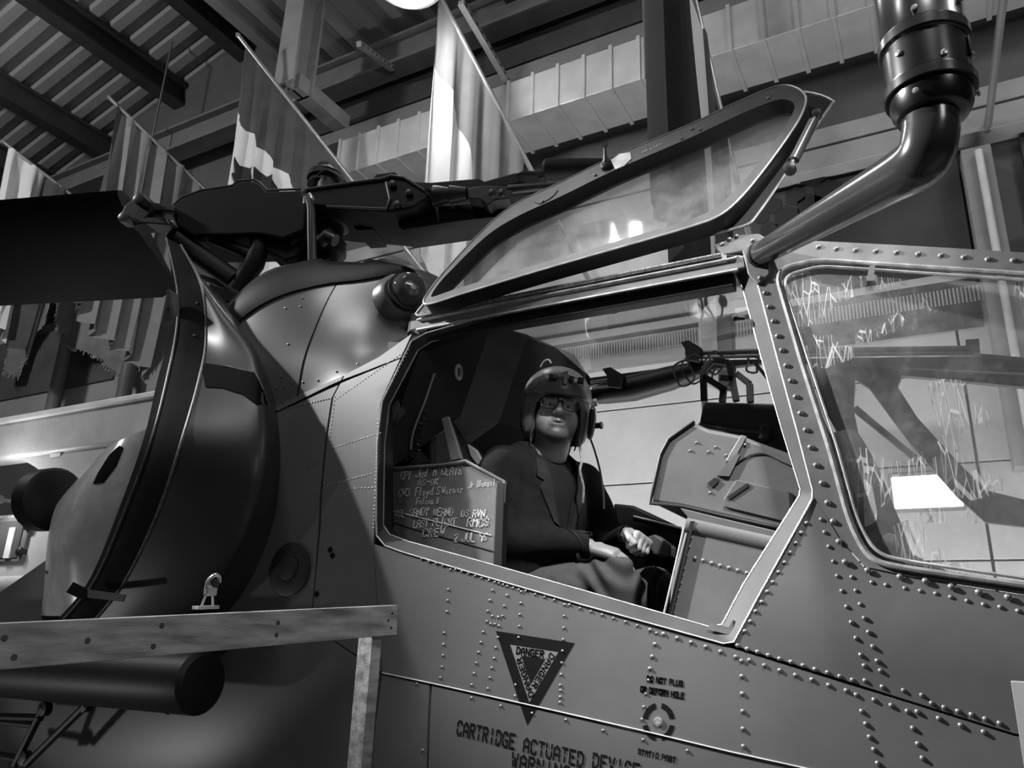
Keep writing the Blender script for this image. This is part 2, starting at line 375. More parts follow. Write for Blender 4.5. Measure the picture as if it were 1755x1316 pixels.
# wall rail on the right and the dark display panels under it
def wally(px, py, y=YW): return onY(px, py, y)
zr = wally(1600, 252)[2]
b = MB(); b.box((0, 2.5, zr), (15.5, .18, .16)); b.box((0, 2.47, zr+.17), (15.5, .10, .14))
b.build('trim_12', mat('light_rail_paint', .36, .5), kind='structure', smooth=False, bevel=.006)
ps = thing('wall_display_panel', 'dark wall panel printed with hexagon cells right of the open canopy door', 'panel', (.95, 2.55, 3.4))
x0 = wally(1285, 300)[0]; x1 = wally(1642, 300)[0]
b = MB(); b.box(((x0+x1)/2, 2.55, zr-.72), (x1-x0, .05, 1.2)); b.build('board', M_poster, ps, smooth=False)
hexes = [(1325, 352, 22), (1363, 336, 24), (1349, 372, 30), (1305, 372, 18), (1318, 395, 22), (1388, 352, 30), (1392, 300, 30), (1360, 405, 25), (1420, 330, 34)]
for hx, hy, hr in hexes:
    c = onY(hx, hy, 2.52); rr = hr*.0031
    b = MB(); b.prism([c+np.array((rr*math.cos(k*math.pi/3+.5), 0, rr*math.sin(k*math.pi/3+.5))) for k in range(6)], (0, .012, 0))
    b.build('hexagon_cell', M_poster2, ps, smooth=False)
xc = wally(1680, 340)[0]
b = MB(); b.box((xc, 2.47, 3.6), (.16, .2, 2.0)); b.build('trim_13', mat('column_grey', .3, .5), kind='structure', smooth=False, bevel=.006)
b = MB(); b.tube([(xc+.01, 2.34, 2.2), (xc+.01, 2.34, 4.55)], .022, 10)
b.build('wall_conduit', mat('white_pipe', .75, .35), label='thin white vertical pipe on the grey column at the right', cat='pipe')
b = MB(); b.box((xc+1.1, 2.55, zr-.72), (1.7, .05, 1.2))
b.build('wall_display_panel', M_poster, smooth=False, label='plain dark wall panel at the right edge beyond the grey column', cat='panel')
# white cladding of the lower wall: single boards
cz = [1.2, 1.75, 2.3, 2.85, 3.4]
b = MB(); b.box((XR-.03, -1.2, 8.2), (.04, 7.6, 1.45)); b.build('trim_14', M_dsteel, kind='structure', smooth=False)
cl = thing('wall_back_cladding', None, None, (0, YW, 1.2), kind='structure')
xx = -4.8
while xx < 5.5:
    for i, z in enumerate(cz+([4.06, 4.61] if xx < -.2 else [])):
        b = MB(); b.box((xx+.78, 2.565, z+.1), (1.545, .05, .54)); b.build('cladding_board', M_white, cl, smooth=False, bevel=.004)
    xx += 1.56
b = MB(); b.box((.1, 2.535, 3.83), (9.8, .03, .05)); b.build('ledge', M_white, cl, smooth=False)
for i in range(250):
    b = MB() if i == 0 else b
    b.box((-2.2+i*.021, 2.53, 3.7), (.010, .03, .10))
b.build('vent_strip', mat('vent_grey', .42, .6), cl, smooth=False, kind='stuff')
# lamp added on the wall, stands in for the glare reflected in the pane
c = onY(1588, 842, 2.40)
fl = thing('glare_lamp', 'added white lamp standing in for the glare in the scratched front canopy pane', 'glare_lamp', (c[0], 2.4, c[2]))
b = MB(); b.box(c, (.37, .10, .22)); b.build('housing', M_steel, fl, bevel=.01)
b = MB(); b.box(c+np.array((0, -.056, -.01)), (.34, .012, .18)); b.build('lens', emit('glare_glow', 9.), fl, bevel=.02)
b = MB(); b.box(c+np.array((0, .075, 0)), (.08, .08, .06)); b.build('wall_bracket', M_steel, fl, bevel=.004)
# ceiling lamp above the flags
c = onY(700, -30, .7)
point('hall_lamp_light', (c[0], .7, c[2]-.14), 50, .1)
lp = thing('ceiling_lamp', 'glowing hall lamp hanging above the tallest flag at the top edge', 'lamp', (c[0], .7, c[2]))
b = MB(); b.lathe(c, (0, 0, 1), [(-.02, .02), (0, .24), (.05, .24), (.2, .1), (.3, .06)], 24); b.build('lamp_shade', M_steel, lp)
b = MB(); b.lathe(c, (0, 0, -1), [(.0, .22), (.05, .18), (.08, .02)], 24); b.build('lamp_bulb', emit('lamp_glow', 14.), lp)
b = MB(); b.tube([c+np.array((0, 0, .29)), (c[0], .7, 7.41)], .012, 6); b.build('cord', M_black, lp)
# perforated struts and hangers near the big flag
def strut(a, bb, label):
    t = MB(); t.span(a, bb, .05, .05); a = np.array(a); bb = np.array(bb)
    o = t.build('hanging_strut', mat('strut_zinc', .42, .4, metal=.5), label=label, cat='strut', bevel=.003)
    h = MB(); L = np.linalg.norm(bb-a); k = int(L/.08)
    for i in range(k): q = a+(bb-a)*(i+.5)/k; h.box(q+np.array((.0251, 0, 0)), (.002, .03, .02))
    hh = h.build('slot_row', M_black, o, smooth=False, kind='stuff')
strut(onY(790, 4, 1.25), onY(872, 145, 2.1), 'perforated steel strut hanging beside the tallest flag pole')
strut(onY(615, 75, 1.6), onY(672, 118, 2.2), 'short perforated strut left of the tallest flag, on the long beam')
a = onY(878, 150, 2.03); strut(a, a-np.array((0, 0, .3)), 'short upright bracket on the bright face of the duct')
a = onY(1301, 16, 1.5); strut((a[0], 1.5, 7.41), a, 'small strut end at the top edge right of the rightmost flag')
a = onY(1692, 225, 2.45); t = MB(); t.tube([a, onY(1724, -40, 1.5)], .022, 8)
t.build('leaning_pole', M_steel, label='thin grey pole rising at the right behind the black sensor housing', cat='pole')
# ------------------------------------------------------------------ flags
M_cw = mat('flag_white', .80, .85, var=.04, bump=.25, bscale=90)
M_cd = mat('flag_dark', .085, .85, var=.15, bump=.25, bscale=90)
M_cg = mat('flag_grey', .27, .85, var=.1, bump=.25, bscale=90)
M_cb = mat('flag_black', .02, .85, var=.2)
M_pole = mat('pole_alloy', .5, .3, metal=.6, var=.08)
def flag(label, T, B, L, bands, k=5, amp=.10, ph=0., leaf=False, smax=.93, group=None):
    T = np.array(T); B = np.array(B); t = thing('flag', label, 'flag', B, group)
    b = MB(); Bw = T+(B-T)*((YW-(.06 if B[0] < -4.4 else .11)-T[1])/(B[1]-T[1])); b.tube([T, Bw], .02, 10); b.lathe(T, T-B, [(0, .02), (.02, .026), (.05, .004)], 10); b.build('flag_pole', M_pole, t)
    d = (B-T); d = d/np.linalg.norm(d)
    def fn(s, v, off):
        base = T+(B-T)*(.05+s*(smax-.05)); q = v/L
        w = math.sin(2*math.pi*k*s+ph+1.2*math.sin(3*s+2*q)); w2 = math.sin(2*math.pi*k*2.3*s+ph*2)
        o = amp*min(1, .3+1.6*q)*(w+.35*w2)
        sag = .03*math.sin(math.pi*s*7)*(1-q)
        gather = -.18*q*(s-.3)
        return base + np.array((o+off, gather, -v-sag*.3))
    for nm, m, poly in bands:
        b = MB(); b.patch(poly, fn, step=.03); o = b.build(nm, m, t, angle=80)
    if leaf:
        P = [(0, 0), (.09, .06), (.06, .12), (.24, .09), (.22, .16), (.37, .22), (.33, .26), (.37, .36), (.26, .34), (.24, .39), (.12, .28), (.16, .48), (.09, .45), (0, .58)]
        P = P+[(-x, y) for x, y in P[-2::-1]][:-1]
        cx, cy = leaf
        ls = .62
        for sg in (.016, -.016):
            b = MB(); b.patch([(cx-x*.95, cy+.72-y*1.25) for x, y in P], lambda s, v, o: fn(s, v, sg), step=.03)
            b.build('maple_leaf', M_cb, t, angle=80)
    return t
def R4(a, c, v0, v1): return [(a, v0), (c, v0), (c, v1), (a, v1)]
def wavy(v, s0=0., s1=1., n=12, a=.05, sl=0.):   # band edge as points from s0 to s1
    return [(s0+(s1-s0)*i/n, v+a*math.sin(5*i/n+1)+sl*i/n) for i in range(n+1)]
def top(n=6): return [(i/n, 0) for i in range(n+1)]
def band(v0, v1):   # between two edge lists
    return list(v0)+list(v1)[::-1]
Yt, Yb = 1.15, 1.95
FG = 'flags on slanting poles along the wall'
e1 = wavy(.75, sl=-.1); 
flag('white flag with dark right part on the leftmost slanting pole', onY(8, 245, Yt), onY(150, 356, Yb), 2.2,
     [('white_band', M_cw, band([(0, 0), (.2, 0), (.4, 0), (.5, 0)], wavy(2.0, 0, .62))), ('dark_band', M_cd, band([(.5, 0), (.86, 0)], [(.62, 2.0), (.86, 2.0)])), ('grey_band', M_cg, band([(.86, 0), (1, 0)], [(.86, 2.0), (1, 2.0)]))], k=3, group=FG)
flag('dark grey striped flag on the slanting pole second from left', onY(190, 170, Yt), onY(352, 326, Yb), 2.3,
     [('dark_band', M_cd, band([(0, 0), (.10, 0)], [(-.05, 2.2), (.10, 2.2)])), ('grey_band', M_cg, band(top(), wavy(2.2))[0:0] or band([(.10, 0), (.4, 0), (.7, 0), (1, 0)], wavy(2.2, .10, 1)))], k=5, ph=1., group=FG)
e = wavy(.70, a=.03)
flag('maple leaf flag, dark upper band over white, on a slanting pole', onY(410, 63, Yt), onY(610, 318, Yb), 2.4,
     [('dark_band', M_cd, band(top(12), e)), ('white_band', M_cw, band(e, wavy(1.75, a=.03))), ('lower_band', M_cd, band(wavy(1.75, a=.03), wavy(2.3)))], k=6, amp=.045, ph=.4, leaf=(.40, .80), group=FG)
e = [(0, .64), (.12, .60), (.25, .66), (.36, .72), (.44, .86), (.46, 1.05), (.44, 1.5), (.45, 2.1)]
flag('tallest flag, grey cloth with a broad white field, under the ceiling lamp', onY(742, -30, Yt), onY(915, 300, Yb), 2.2,
     [('grey_band', M_cg, [(0, 0), (.2, 0), (.4, 0), (.6, 0), (.8, 0), (1, 0), (.96, .8), (.86, 2.1)]+e[::-1]), ('white_band', M_cw, e+[(.2, 2.15), (-.04, 2.15)])], k=4, amp=.035, ph=2., smax=.9, group=FG)
flag('black and white striped flag hanging highest at the right behind the open door', onY(1088, -440, .75), onY(1252, 265, 1.75), 3.2,
     [('black_band', M_cb, band([(0, 0), (.3, 0), (.6, 0)], wavy(3.0, 0, .6, a=.03, sl=-.7))), ('white_stripe', M_cw, band([(.6, 0), (.72, 0)], [(.6, 2.5), (.74, 2.4)])),
      ('black_band', M_cd, band([(.72, 0), (.82, 0)], [(.74, 2.4), (.84, 2.2)])), ('white_stripe', M_cw, band([(.82, 0), (.87, 0)], [(.84, 2.2), (.89, 2.0)])), ('black_band', M_cb, band([(.87, 0), (1, 0)], [(.89, 2.0), (1, 1.6)]))], k=4, amp=.07, ph=.8, group=FG)
# ------------------------------------------------------------------ lower left background
p0 = onY(0, 728, 2.52); p1 = onY(300, 688, 2.52)
sb = thing('wall_sign_board', 'grey information board with dark panel low on the back wall at left', 'sign', (-8, 2.5, 3.9))
b = MB(); b.box((-7.8, 2.52, 4.55), (5.2, .06, 1.2)); b.build('board', mat('sign_light', .42, .6, var=.1, scale=2.), sb, smooth=False)
b = MB(); b.box((-7.5, 2.47, 3.92), (6.2, .1, .06)); b.build('lower_rail', M_dsteel, sb, smooth=False)
b = MB(); b.box((-8.0, 2.48, 4.62), (2.6, .03, .8)); b.build('dark_panel', mat('sign_dark', .12, .6, var=.3, scale=2.), sb, smooth=False)
for px, py, lab in ((118, 600, 'left one of two short round tubes fixed over the grey wall board'), (222, 650, 'right one of two short round tubes fixed over the grey wall board')):
    a = onY(px, py-25, 2.3); c = onY(px-(px-96)*.9 if px < 200 else px-9, 705 if px < 200 else 690, 2.3); c[0] = a[0]+.06
    b = MB(); b.tube([a, (a[0], 2.3, c[2])], .075, 14); b.build('wall_tube', M_steel, label=lab, cat='tube')
def cloth(label, pts, y, m):
    b = MB()
    xz = [tuple(onY(px, py, y)[[0, 2]]) for px, py in pts]
    b.patch(xz, lambda x, z, o: (x, y+.05*math.sin(9*x)+.03*math.sin(23*x+z)+o, z), step=.05, thick=.008)
    o = b.build('hanging_cloth', m, label=label, cat='cloth', angle=80)
    f = MB(); 
    for i in range(len(pts)):
        a = np.array(xz[i]); c = np.array(xz[(i+1) % len(xz)]); n = max(1, int(np.linalg.norm(c-a)/.03))
        for k in range(n):
            q = a+(c-a)*k/n; yy = y+.05*math.sin(9*q[0])+.03*math.sin(23*q[0]+q[1])-.01
            f.tube([(q[0], yy, q[1]), (q[0]+random.uniform(-.03, .03), yy-.01, q[1]-random.uniform(.02, .05))], .006, 4)
    r = MB(); tx = max(xz, key=lambda q: q[1]); tx2 = sorted(xz, key=lambda q: -q[1])[1]; zt = tx[1]-.02
    r.tube([(min(tx[0], tx2[0])-.05, y-.03, zt), (max(tx[0], tx2[0])+.05, y-.03, zt)], .015, 8); r.tube([(tx[0], y-.03, zt), (tx[0], YW-.002, zt)], .015, 8); r.build('hanging_rod', M_pole, o)
    f.build('fringe', mat('fringe_pale', .45, .8), o, kind='stuff')
M_cm = mat('cloth_mid', .24, .85, var=.2, bump=.3)
cloth('broad fringed grey cloth hanging under the rotor blade at left', [(103, 470), (288, 470), (286, 540), (255, 590), (215, 648), (165, 610), (118, 592), (103, 580)], 2.3, M_cm)
cloth('narrow fringed grey cloth strip hanging at the far left edge', [(38, 480), (85, 480), (78, 540), (45, 590), (28, 645), (12, 640), (20, 590)], 2.3, M_cm)
# white trailer-like display body behind the engine cowl
tr = thing('display_trailer', 'white boxy display body with a small window behind the engine cowl at left', 'trailer', (-4.6, 1.2, 0))
def q3(pts, y): return [onY(px, py, y) for px, py in pts]
b = MB(); b.box((-4.9, 1.5, 1.35), (5.6, .9, 2.2)); b.build('body', mat('trailer_white', .62, .45, var=.06, dirt=.15), tr, bevel=.03)
a = onY(-60, 745, .95); c = onY(272, 705, .95)
b = MB(); b.box(((a[0]+c[0])/2, 1.05, (a[2]+c[2])/2-.08), (c[0]-a[0], .2, .32)); b.build('roof_beam', mat('trailer_white', .62), tr, bevel=.03)
b = MB(); b.box(((a[0]+c[0])/2, 1.05, (a[2]+c[2])/2+.10), (c[0]-a[0]+.02, .26, .05)); b.build('roof_edge', mat('bright_edge', .85, .4), tr, bevel=.01)
b = MB(); b.lathe((c[0]+.12, 1.1, c[2]-.32), (0, 0, 1), [(0, .13), (.0, .17), (.36, .17), (.37, .14)], 20); b.build('end_cap', M_dsteel, tr)
b = MB(); b.prism(q3([(0, 728), (190, 757), (150, 815), (110, 838), (60, 800), (0, 765)], .98), (0, .03, 0)); b.build('awning_panel', mat('trailer_grey', .5, .5, var=.08), tr, smooth=False)
for px, py in ((28, 750), (98, 765)):
    q = onY(px, py, .972); b = MB(); b.lathe(q, (0, -1, 0), [(0, .06), (.004, .06)], 3); b.build('arrow_mark', M_steel, tr, smooth=False)
    b = MB(); b.box(q+np.array((0, 0, -.07)), (.13, .006, .03)); b.build('arrow_bar', mat('bright_edge', .85), tr, smooth=False)
q = onY(10, 925, 1.04); b = MB(); b.box(q, (.62, .03, .36)); b.build('window_frame', M_steel, tr, bevel=.01)
b = MB(); b.box(q+np.array((-.02, -.018, 0)), (.52, .01, .29)); b.build('window_pane', mat('trailer_pane', .10, .12), tr, smooth=False)
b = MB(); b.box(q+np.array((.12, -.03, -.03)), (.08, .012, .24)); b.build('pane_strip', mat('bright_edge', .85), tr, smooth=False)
for px, py in ((54, 902), (42, 946)):
    b = MB(); b.lathe(onY(px, py, 1.05), (0, -1, 0), [(0, .035), (.05, .035), (.06, .02)], 12); b.build('latch_knob', M_black, tr)
q = onY(-8, 855, .9)
lm = thing('work_lamp', 'small glaring work lamp at the far left edge on the white display body', 'lamp', q)
b = MB(); b.lathe(q, (.2, -1, 0), [(-.06, .03), (0, .05), (.03, .06)], 16); b.build('lamp_body', M_steel, lm)
b = MB(); b.lathe(q+np.array((.006, -.031, 0)), (.2, -1, 0), [(0, .055), (.02, .05), (.04, .01)], 16); b.build('lamp_lens', emit('work_glow', 10.), lm)
point('work_lamp_light', tuple(q+np.array((.08, -.16, .02))), 14, .05)
b = MB(); b.tube([q, q+np.array((0, .15, .0))], .015, 8); b.build('lamp_arm', M_steel, lm)
b = MB(); b.tube([onY(-40, 1010, .9), onY(78, 1005, .9)], .09, 16); b.build('side_pipe', mat('trailer_white', .62), tr)
# ================================================================== the helicopter
M_skin = mat('drab_skin', .155, .36, metal=.0, var=.05, scale=3., spec=.55, dirt=.12, bump=.04, bscale=14)
M_skin2 = mat('drab_cowl', .11, .33, var=.05, scale=4., spec=.7)
M_frame = mat('canopy_frame_paint', .21, .34, var=.2, scale=14., spec=.6, dirt=.25)
M_edge = mat('worn_bare_edge', .62, .35, metal=.4, var=.3, scale=25.)
M_seal = mat('black_rubber', .010, .5, var=.3)
M_rotor = mat('rotor_black', .005, .6, var=.35, scale=9., spec=.25)
M_rotor2 = mat('rotor_dark_metal', .02, .45, metal=.2, var=.3, scale=12.)
M_riv = mat('rivet_metal', .30, .28, metal=.5, var=.2)
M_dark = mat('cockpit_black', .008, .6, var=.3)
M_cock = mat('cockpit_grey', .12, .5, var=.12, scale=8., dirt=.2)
M_cock2 = mat('glareshield_grey', .145, .5, var=.12, scale=8., dirt=.18)
M_stencil = mat('stencil_black', .010, .9, var=.2, spec=.08)
M_glass = glass('canopy_plexiglass', .93, .04, .12, 0., .45)
M_glass2 = glass('scratched_plexiglass', .90, .05, .16, .35, .8)
heli = thing('attack_helicopter', 'parked grey attack helicopter with open pilot canopy door and rotor overhead', 'helicopter', (-.8, 0, 0))
def sx(px, py): p = side(px, py); return (p[0], p[2])
def sfn(off=0.): return lambda x, z, o: (x, S(x, z)-off-o, z)
def skin(pts, off=0., thick=.012, step=.07, m=M_skin, name='skin_panel', parent=None):
    b = MB(); b.patch(pts, sfn(off), step=step, thick=thick); return b.build(name, m, parent or heli, angle=25)
def SX(*a): return [sx(*p) for p in a]
door_out = SX((650, 925), (690, 946), (800, 979), (1000, 1037), (1254, 1108), (1300, 1022), (1393, 852), (1366, 738), (1332, 612), (1300, 490), (1262, 425), (1262, 405), (712, 562), (655, 690), (645, 890))
# skin panels, each a plate of its own
lowR = [(2.35, 1.30)]
pan_mid = skin(SX((640, 932), (690, 949), (1254, 1111), (1740, 1262)) + [(1.72, 1.50), (1.72, 1.33)] + SX((1755, 1402), (1400, 1320), (1100, 1253), (655, 1153)))
pan_front = skin(SX((1258, 1106), (1740, 1257)) + [(1.72, 1.51), (1.72, 1.755)] + SX((1755, 1020), (1560, 990), (1480, 972), (1440, 925), (1396, 853)), .001)
pan_lowA = skin(SX((740, 1174), (1100, 1256), (1400, 1323), (1755, 1405)) + [(1.72, 1.325), (1.72, .95), (-.17, .95)])
pan_lowB = skin(SX((655, 1156), (736, 1173)) + [(-.18, .95), (-.40, .95)])
pan_rear = skin(SX((640, 932), (653, 1151)) + [(-.66, 1.66)] + SX((550, 900), (552, 850), (560, 760), (572, 680), (592, 642), (650, 612), (706, 572), (652, 690), (643, 892)), .0012)
pan_aft = skin([(-2.6, 1.60), (-.665, 1.66)] + SX((546, 900), (548, 850), (556, 760), (568, 682), (588, 644), (520, 673), (470, 698)) + [(-1.2, 2.42), (-1.45, 2.28), (-1.95, 2.02), (-2.6, 1.72)])
pan_lowC = skin([(-2.6, 1.597), (-.665, 1.655)] + SX((651, 1153)) + [(-.405, .95), (-2.6, .95)])
# far side, belly, nose closing, so that the body is whole
b = MB(); b.patch([(-2.6, .95), (1.72, .95), (1.72, 1.75), (1.0, 1.86), (.72, 1.92), (-.42, 2.0), (-.46, 2.55), (-.6, 2.55), (-1.4, 2.3), (-2.6, 1.72)], lambda x, z, o: (x, -S(x, z)+o, z), step=.12, thick=.012); b.build('far_side_skin', M_skin, heli)
b = MB(); b.grid([[(x, -.42, .95), (x, -.3, .86), (x, .3, .86), (x, .42, .95)] for x in (-2.6, 1.72)]); b.build('belly_skin', M_skin, heli, angle=20)
b = MB(); b.grid([[(x, y*s, z) for y, z in ((-.40, .95), (-.47, 1.5), (-.45, 1.76), (0, 1.80), (.45, 1.76), (.47, 1.5), (.40, .95))] for x, s in ((1.72, 1.), (2.3, .8), (2.7, .45), (2.85, .05))]); b.build('nose_shell', M_skin, heli)
b = MB(); b.grid([[(x, y*s, 1.4+(z-1.4)*s) for y, z in ((-.44, .95), (-.48, 1.4), (-.46, 1.72), (0, 1.8), (.46, 1.72), (.48, 1.4), (.44, .95))] for x, s in ((-2.6, 1.), (-3.4, .85), (-4.6, .55), (-7.2, .3))]); b.build('tail_boom', M_skin, heli)
for y in (-.95, .95):
    b = MB(); b.tube([(2.1, y, .28), (1.8, y, .1), (1.2, y, .05), (-1.8, y, .05)], .045, 12); sk = b.build('skid', M_skin, heli)
    for x in (.9, -1.1):
        b = MB(); b.tube([(x, y*.95, .08), (x, y*.8, .45), (x, y*.4, .9)], .04, 10); b.build('skid_leg', M_skin, sk)
# ---- rivets
def mk_rivet(name, r, h, slot=False):
    me = bpy.data.meshes.new(name); vs = [(0, -h, 0)]; fs = []; n = 8
    for j, (rr, hh) in enumerate(((.62, .78), (1., 0.))):
        vs += [(r*rr*math.cos(2*math.pi*k/n), -h*hh, r*rr*math.sin(2*math.pi*k/n)) for k in range(n)]
    fs += [(0, 1+k, 1+(k+1) % n) for k in range(n)]+[(1+k, 9+k, 9+(k+1) % n, 1+(k+1) % n) for k in range(n)]
    me.from_pydata(vs, [], fs); me.materials.append(M_riv)
    for p in me.polygons: p.use_smooth = True
    return me
RV_B = mk_rivet('screw', .0078, .0055); RV_M = mk_rivet('rivet', .0058, .0045); RV_S = mk_rivet('rivet_small', .0042, .0035)
def rivets(pxs, parent, me=RV_M, off=.001, name='rivet', pos=None):
    for px, py in pxs:
        p = side(px, py, off) if pos is None else pos(px, py)
        o = bpy.data.objects.new(name, me); COL.objects.link(o); o.parent = parent
        o.location = Vector(p-ORG[parent.name]); o.rotation_euler = (0, random.random()*6, 0)
def rivet_stuff(pxs, parent, r=.0036, off=.001, name='rivet_rows'):
    b = MB()
    for px, py in pxs:
        p = side(px, py, off); n = 6
        b.add([p+np.array((0, -r*.8, 0))]+[p+np.array((r*math.cos(2*math.pi*k/n), 0, r*math.sin(2*math.pi*k/n))) for k in range(n)], [(0, 1+k, 1+(k+1) % n) for k in range(n)])
    b.build(name, M_riv, parent, kind='stuff', angle=90)
def Zm(pts, ox, oy, sc): return [(ox+x/sc, oy+y/sc) for x, y in pts]
def ln(a, c, n): return [(a[0]+(c[0]-a[0])*i/(n-1), a[1]+(c[1]-a[1])*i/(n-1)) for i in range(n)]
z5 = lambda p: Zm(p, 1100, 780, 2.455)
rivets(z5([(693, 285), (671, 326), (648, 369), (624, 409), (600, 451), (575, 492), (551, 534), (528, 574), (504, 617), (479, 657), (456, 699), (433, 740), (403, 800), (442, 815), (486, 827), (531, 841), (579, 856), (627, 869), (678, 884), (728, 900), (781, 914), (833, 930), (886, 945), (1219, 1043), (1272, 1060), (1330, 1076), (1387, 1091), (1445, 1109), (1505, 1127), (755, 270), (770, 324), (787, 384), (806, 447), (823, 508), (842, 571), (862, 637), (881, 703), (901, 769), (921, 840), (936, 885), (939, 948), (901, 570), (919, 627), (936, 685), (954, 744), (972, 805), (990, 865), (1004, 906), (1012, 974), (1101, 989), (1178, 1009), (884, 513), (968, 535), (1028, 546), (1107, 560), (1172, 571), (1237, 582), (1300, 597), (1369, 613), (1438, 628), (1508, 639), (1583, 655)]), pan_front)
rivets(z5([(35, 735), (91, 752), (149, 769), (207, 787), (269, 805), (331, 826), (395, 848), (452, 862), (515, 884), (580, 905), (646, 925), (715, 944), (786, 967), (860, 990), (902, 1008), (977, 1029), (1049, 1052), (1117, 1077), (1159, 1079), (1249, 1107), (1341, 1136), (1438, 1164), (419, 865), (420, 930), (422, 1003), (424, 1077), (425, 1151), (427, 1225), (925, 1077), (942, 1130), (958, 1185), (976, 1238), (992, 1296), (1140, 1148), (1161, 1214), (1180, 1274), (43, 847), (34, 898), (55, 795)]), pan_mid)
z6 = lambda p: Zm(p, 620, 900, 2.925)
r6 = [(300, 170), (336, 182), (372, 193), (406, 203), (444, 222), (470, 222), (502, 232), (535, 243), (568, 254), (602, 265), (638, 275), (668, 285), (688, 291), (708, 298), (730, 306), (760, 314), (788, 323), (822, 329), (870, 346), (916, 360), (965, 375), (1017, 398), (1042, 398), (1094, 416), (1149, 432), (1204, 449), (1262, 466), (1322, 484), (1381, 503), (1444, 523), (1478, 541), (1512, 541), (1581, 566), (1650, 587),
      (434, 322), (430, 377), (427, 433), (655, 326), (642, 376), (632, 430), (654, 455), (685, 461), (706, 455), (627, 482), (646, 494), (667, 496), (688, 505), (728, 351), (714, 405), (799, 333), (797, 390), (792, 447), (790, 506), (786, 562), (683, 562), (609, 535), (597, 587), (585, 637), (574, 691), (563, 743), (551, 800), (672, 613), (663, 667), (652, 715), (642, 764), (632, 819), (1015, 455), (1013, 514), (1010, 573), (1006, 630), (1003, 690), (999, 748), (995, 802), (996, 828), (995, 860), (993, 888), (770, 800), (768, 855), (412, 540), (410, 597), (407, 652), (402, 710), (394, 764), (1468, 597), (1457, 656), (1444, 720), (1437, 777), (1424, 845), (1414, 910), (1404, 973)]
rivets(z6(r6), pan_mid, RV_S)
rivets(z6([(275, 795), (550, 865), (697, 905), (1022, 975), (1210, 1028), (1410, 1075), (1632, 1130), (853, 942), (305, 1128)]), pan_lowA, RV_S)
rows = ln((578, 683), (690, 605), 24)+ln((571, 768), (652, 742), 16)+ln((560, 832), (636, 812), 16)+ln((596, 838), (638, 836), 8)+ln((648, 720), (640, 905), 30)+ln((700, 600), (655, 690), 16)+ln((574, 680), (553, 850), 26)
rivet_stuff(rows, pan_rear)
rivet_stuff(ln((478, 703), (568, 682), 20)+ln((484, 690), (486, 690), 2)+ln((545, 790), (530, 800), 3), pan_aft)
# ---- door opening frame: recessed reveal ring, bright worn lips
def ring_between(outer, inner, name, m, parent, n=1):
    b = MB(); b.grid([list(outer)+[outer[0]], list(inner)+[inner[0]]]); return b.build(name, m, parent, angle=50)
do_px = [(646, 918), (660, 935), (690, 946), (800, 979), (1000, 1037), (1240, 1103), (1258, 1100), (1300, 1022), (1392, 856), (1393, 840), (1366, 738), (1332, 612), (1300, 490), (1275, 440), (1240, 437), (900, 523), (730, 571), (705, 585), (655, 688), (647, 760), (645, 890)]
di_px = [(657, 900), (668, 916), (700, 928), (806, 957), (1000, 1012), (1215, 1074), (1238, 1070), (1275, 1000), (1370, 850), (1372, 838), (1340, 735), (1305, 612), (1275, 500), (1257, 460), (1235, 452), (900, 542), (740, 585), (716, 600), (667, 694), (659, 760), (657, 885)]
do3 = [side(*p) for p in do_px]; di3 = [side(p[0], p[1], -.035) for p in di_px]; di4 = [q+np.array((0, .05, 0)) for q in di3]
fr = ring_between(do3, di3, 'door_frame', mat('sill_paint', .05, .6, var=.25, scale=12., dirt=.2), heli)
b = MB(); b.tube([side(p[0], p[1], .002) for p in do_px]+[side(*do_px[0], .002)], .0026, 6); b.build('outer_lip', M_edge, fr)
b = MB(); b.tube(di3+[di3[0]], .0026, 6); b.build('inner_lip', M_edge, fr)
b = MB(); b.grid([di3+[di3[0]], di4+[di4[0]]]); b.build('reveal', M_seal, fr)
p = side(1232, 1062, -.03); b = MB(); b.prism([side(1213, 1078, -.02), side(1258, 1090, -.02), side(1257, 1062, -.02), side(1250, 1075, -.02), side(1218, 1068, -.02)], (0, -.006, 0)); b.build('catch_plate', M_frame, fr, smooth=False)
# ---- canopy frame around the front pane
win_px = rounded([(1328, 462), (1400, 446), (1755, 470), (1965, 486), (1965, 1046), (1755, 1003), (1560, 975), (1492, 962), (1458, 900), (1420, 762), (1375, 622)], [30, 20, 1, 1, 1, 1, 20, 45, 40, 10, 10], 5)
fo_px = [(1268, 404), (1282, 445), (1302, 490), (1334, 612), (1368, 738), (1397, 850), (1442, 925), (1482, 971), (1560, 988), (1755, 1018), (2012, 1063), (2012, 452), (1755, 434), (1400, 414), (1330, 420)]
cf = skin(SX(*fo_px), .004, .022, .06, M_frame, 'canopy_frame', heli) if False else None
b = MB(); b.patch(SX(*fo_px), sfn(.004), holes=[[sx(*p) for p in win_px]], step=.05, thick=.024); cf = b.build('canopy_frame', M_frame, heli, angle=30)
wp3 = [side(p[0], p[1], .008) for p in win_px]
b = MB(); b.tube(wp3+[wp3[0]], .0075, 8); b.build('window_seal', mat('seal_pale', .33, .4, var=.4, scale=30.), cf)
wq = rounded([(1338, 474), (1405, 456), (1755, 480), (1955, 496), (1955, 1034), (1755, 991), (1565, 963), (1502, 950), (1470, 895), (1432, 760), (1387, 624)], [28, 18, 1, 1, 1, 1, 20, 42, 40, 10, 10], 5)
wq3 = [side(p[0], p[1], .006) for p in wq]
b = MB(); b.tube(wq3+[wq3[0]], .0045, 6); b.build('window_bead', M_edge, cf)
b = MB(); b.patch([sx(*p) for p in win_px], sfn(-.004), step=.09, thick=.006); wpane = b.build('front_pane', M_glass2, heli, angle=30)
z3 = lambda p: Zm(p, 1000, 400, 2.631)
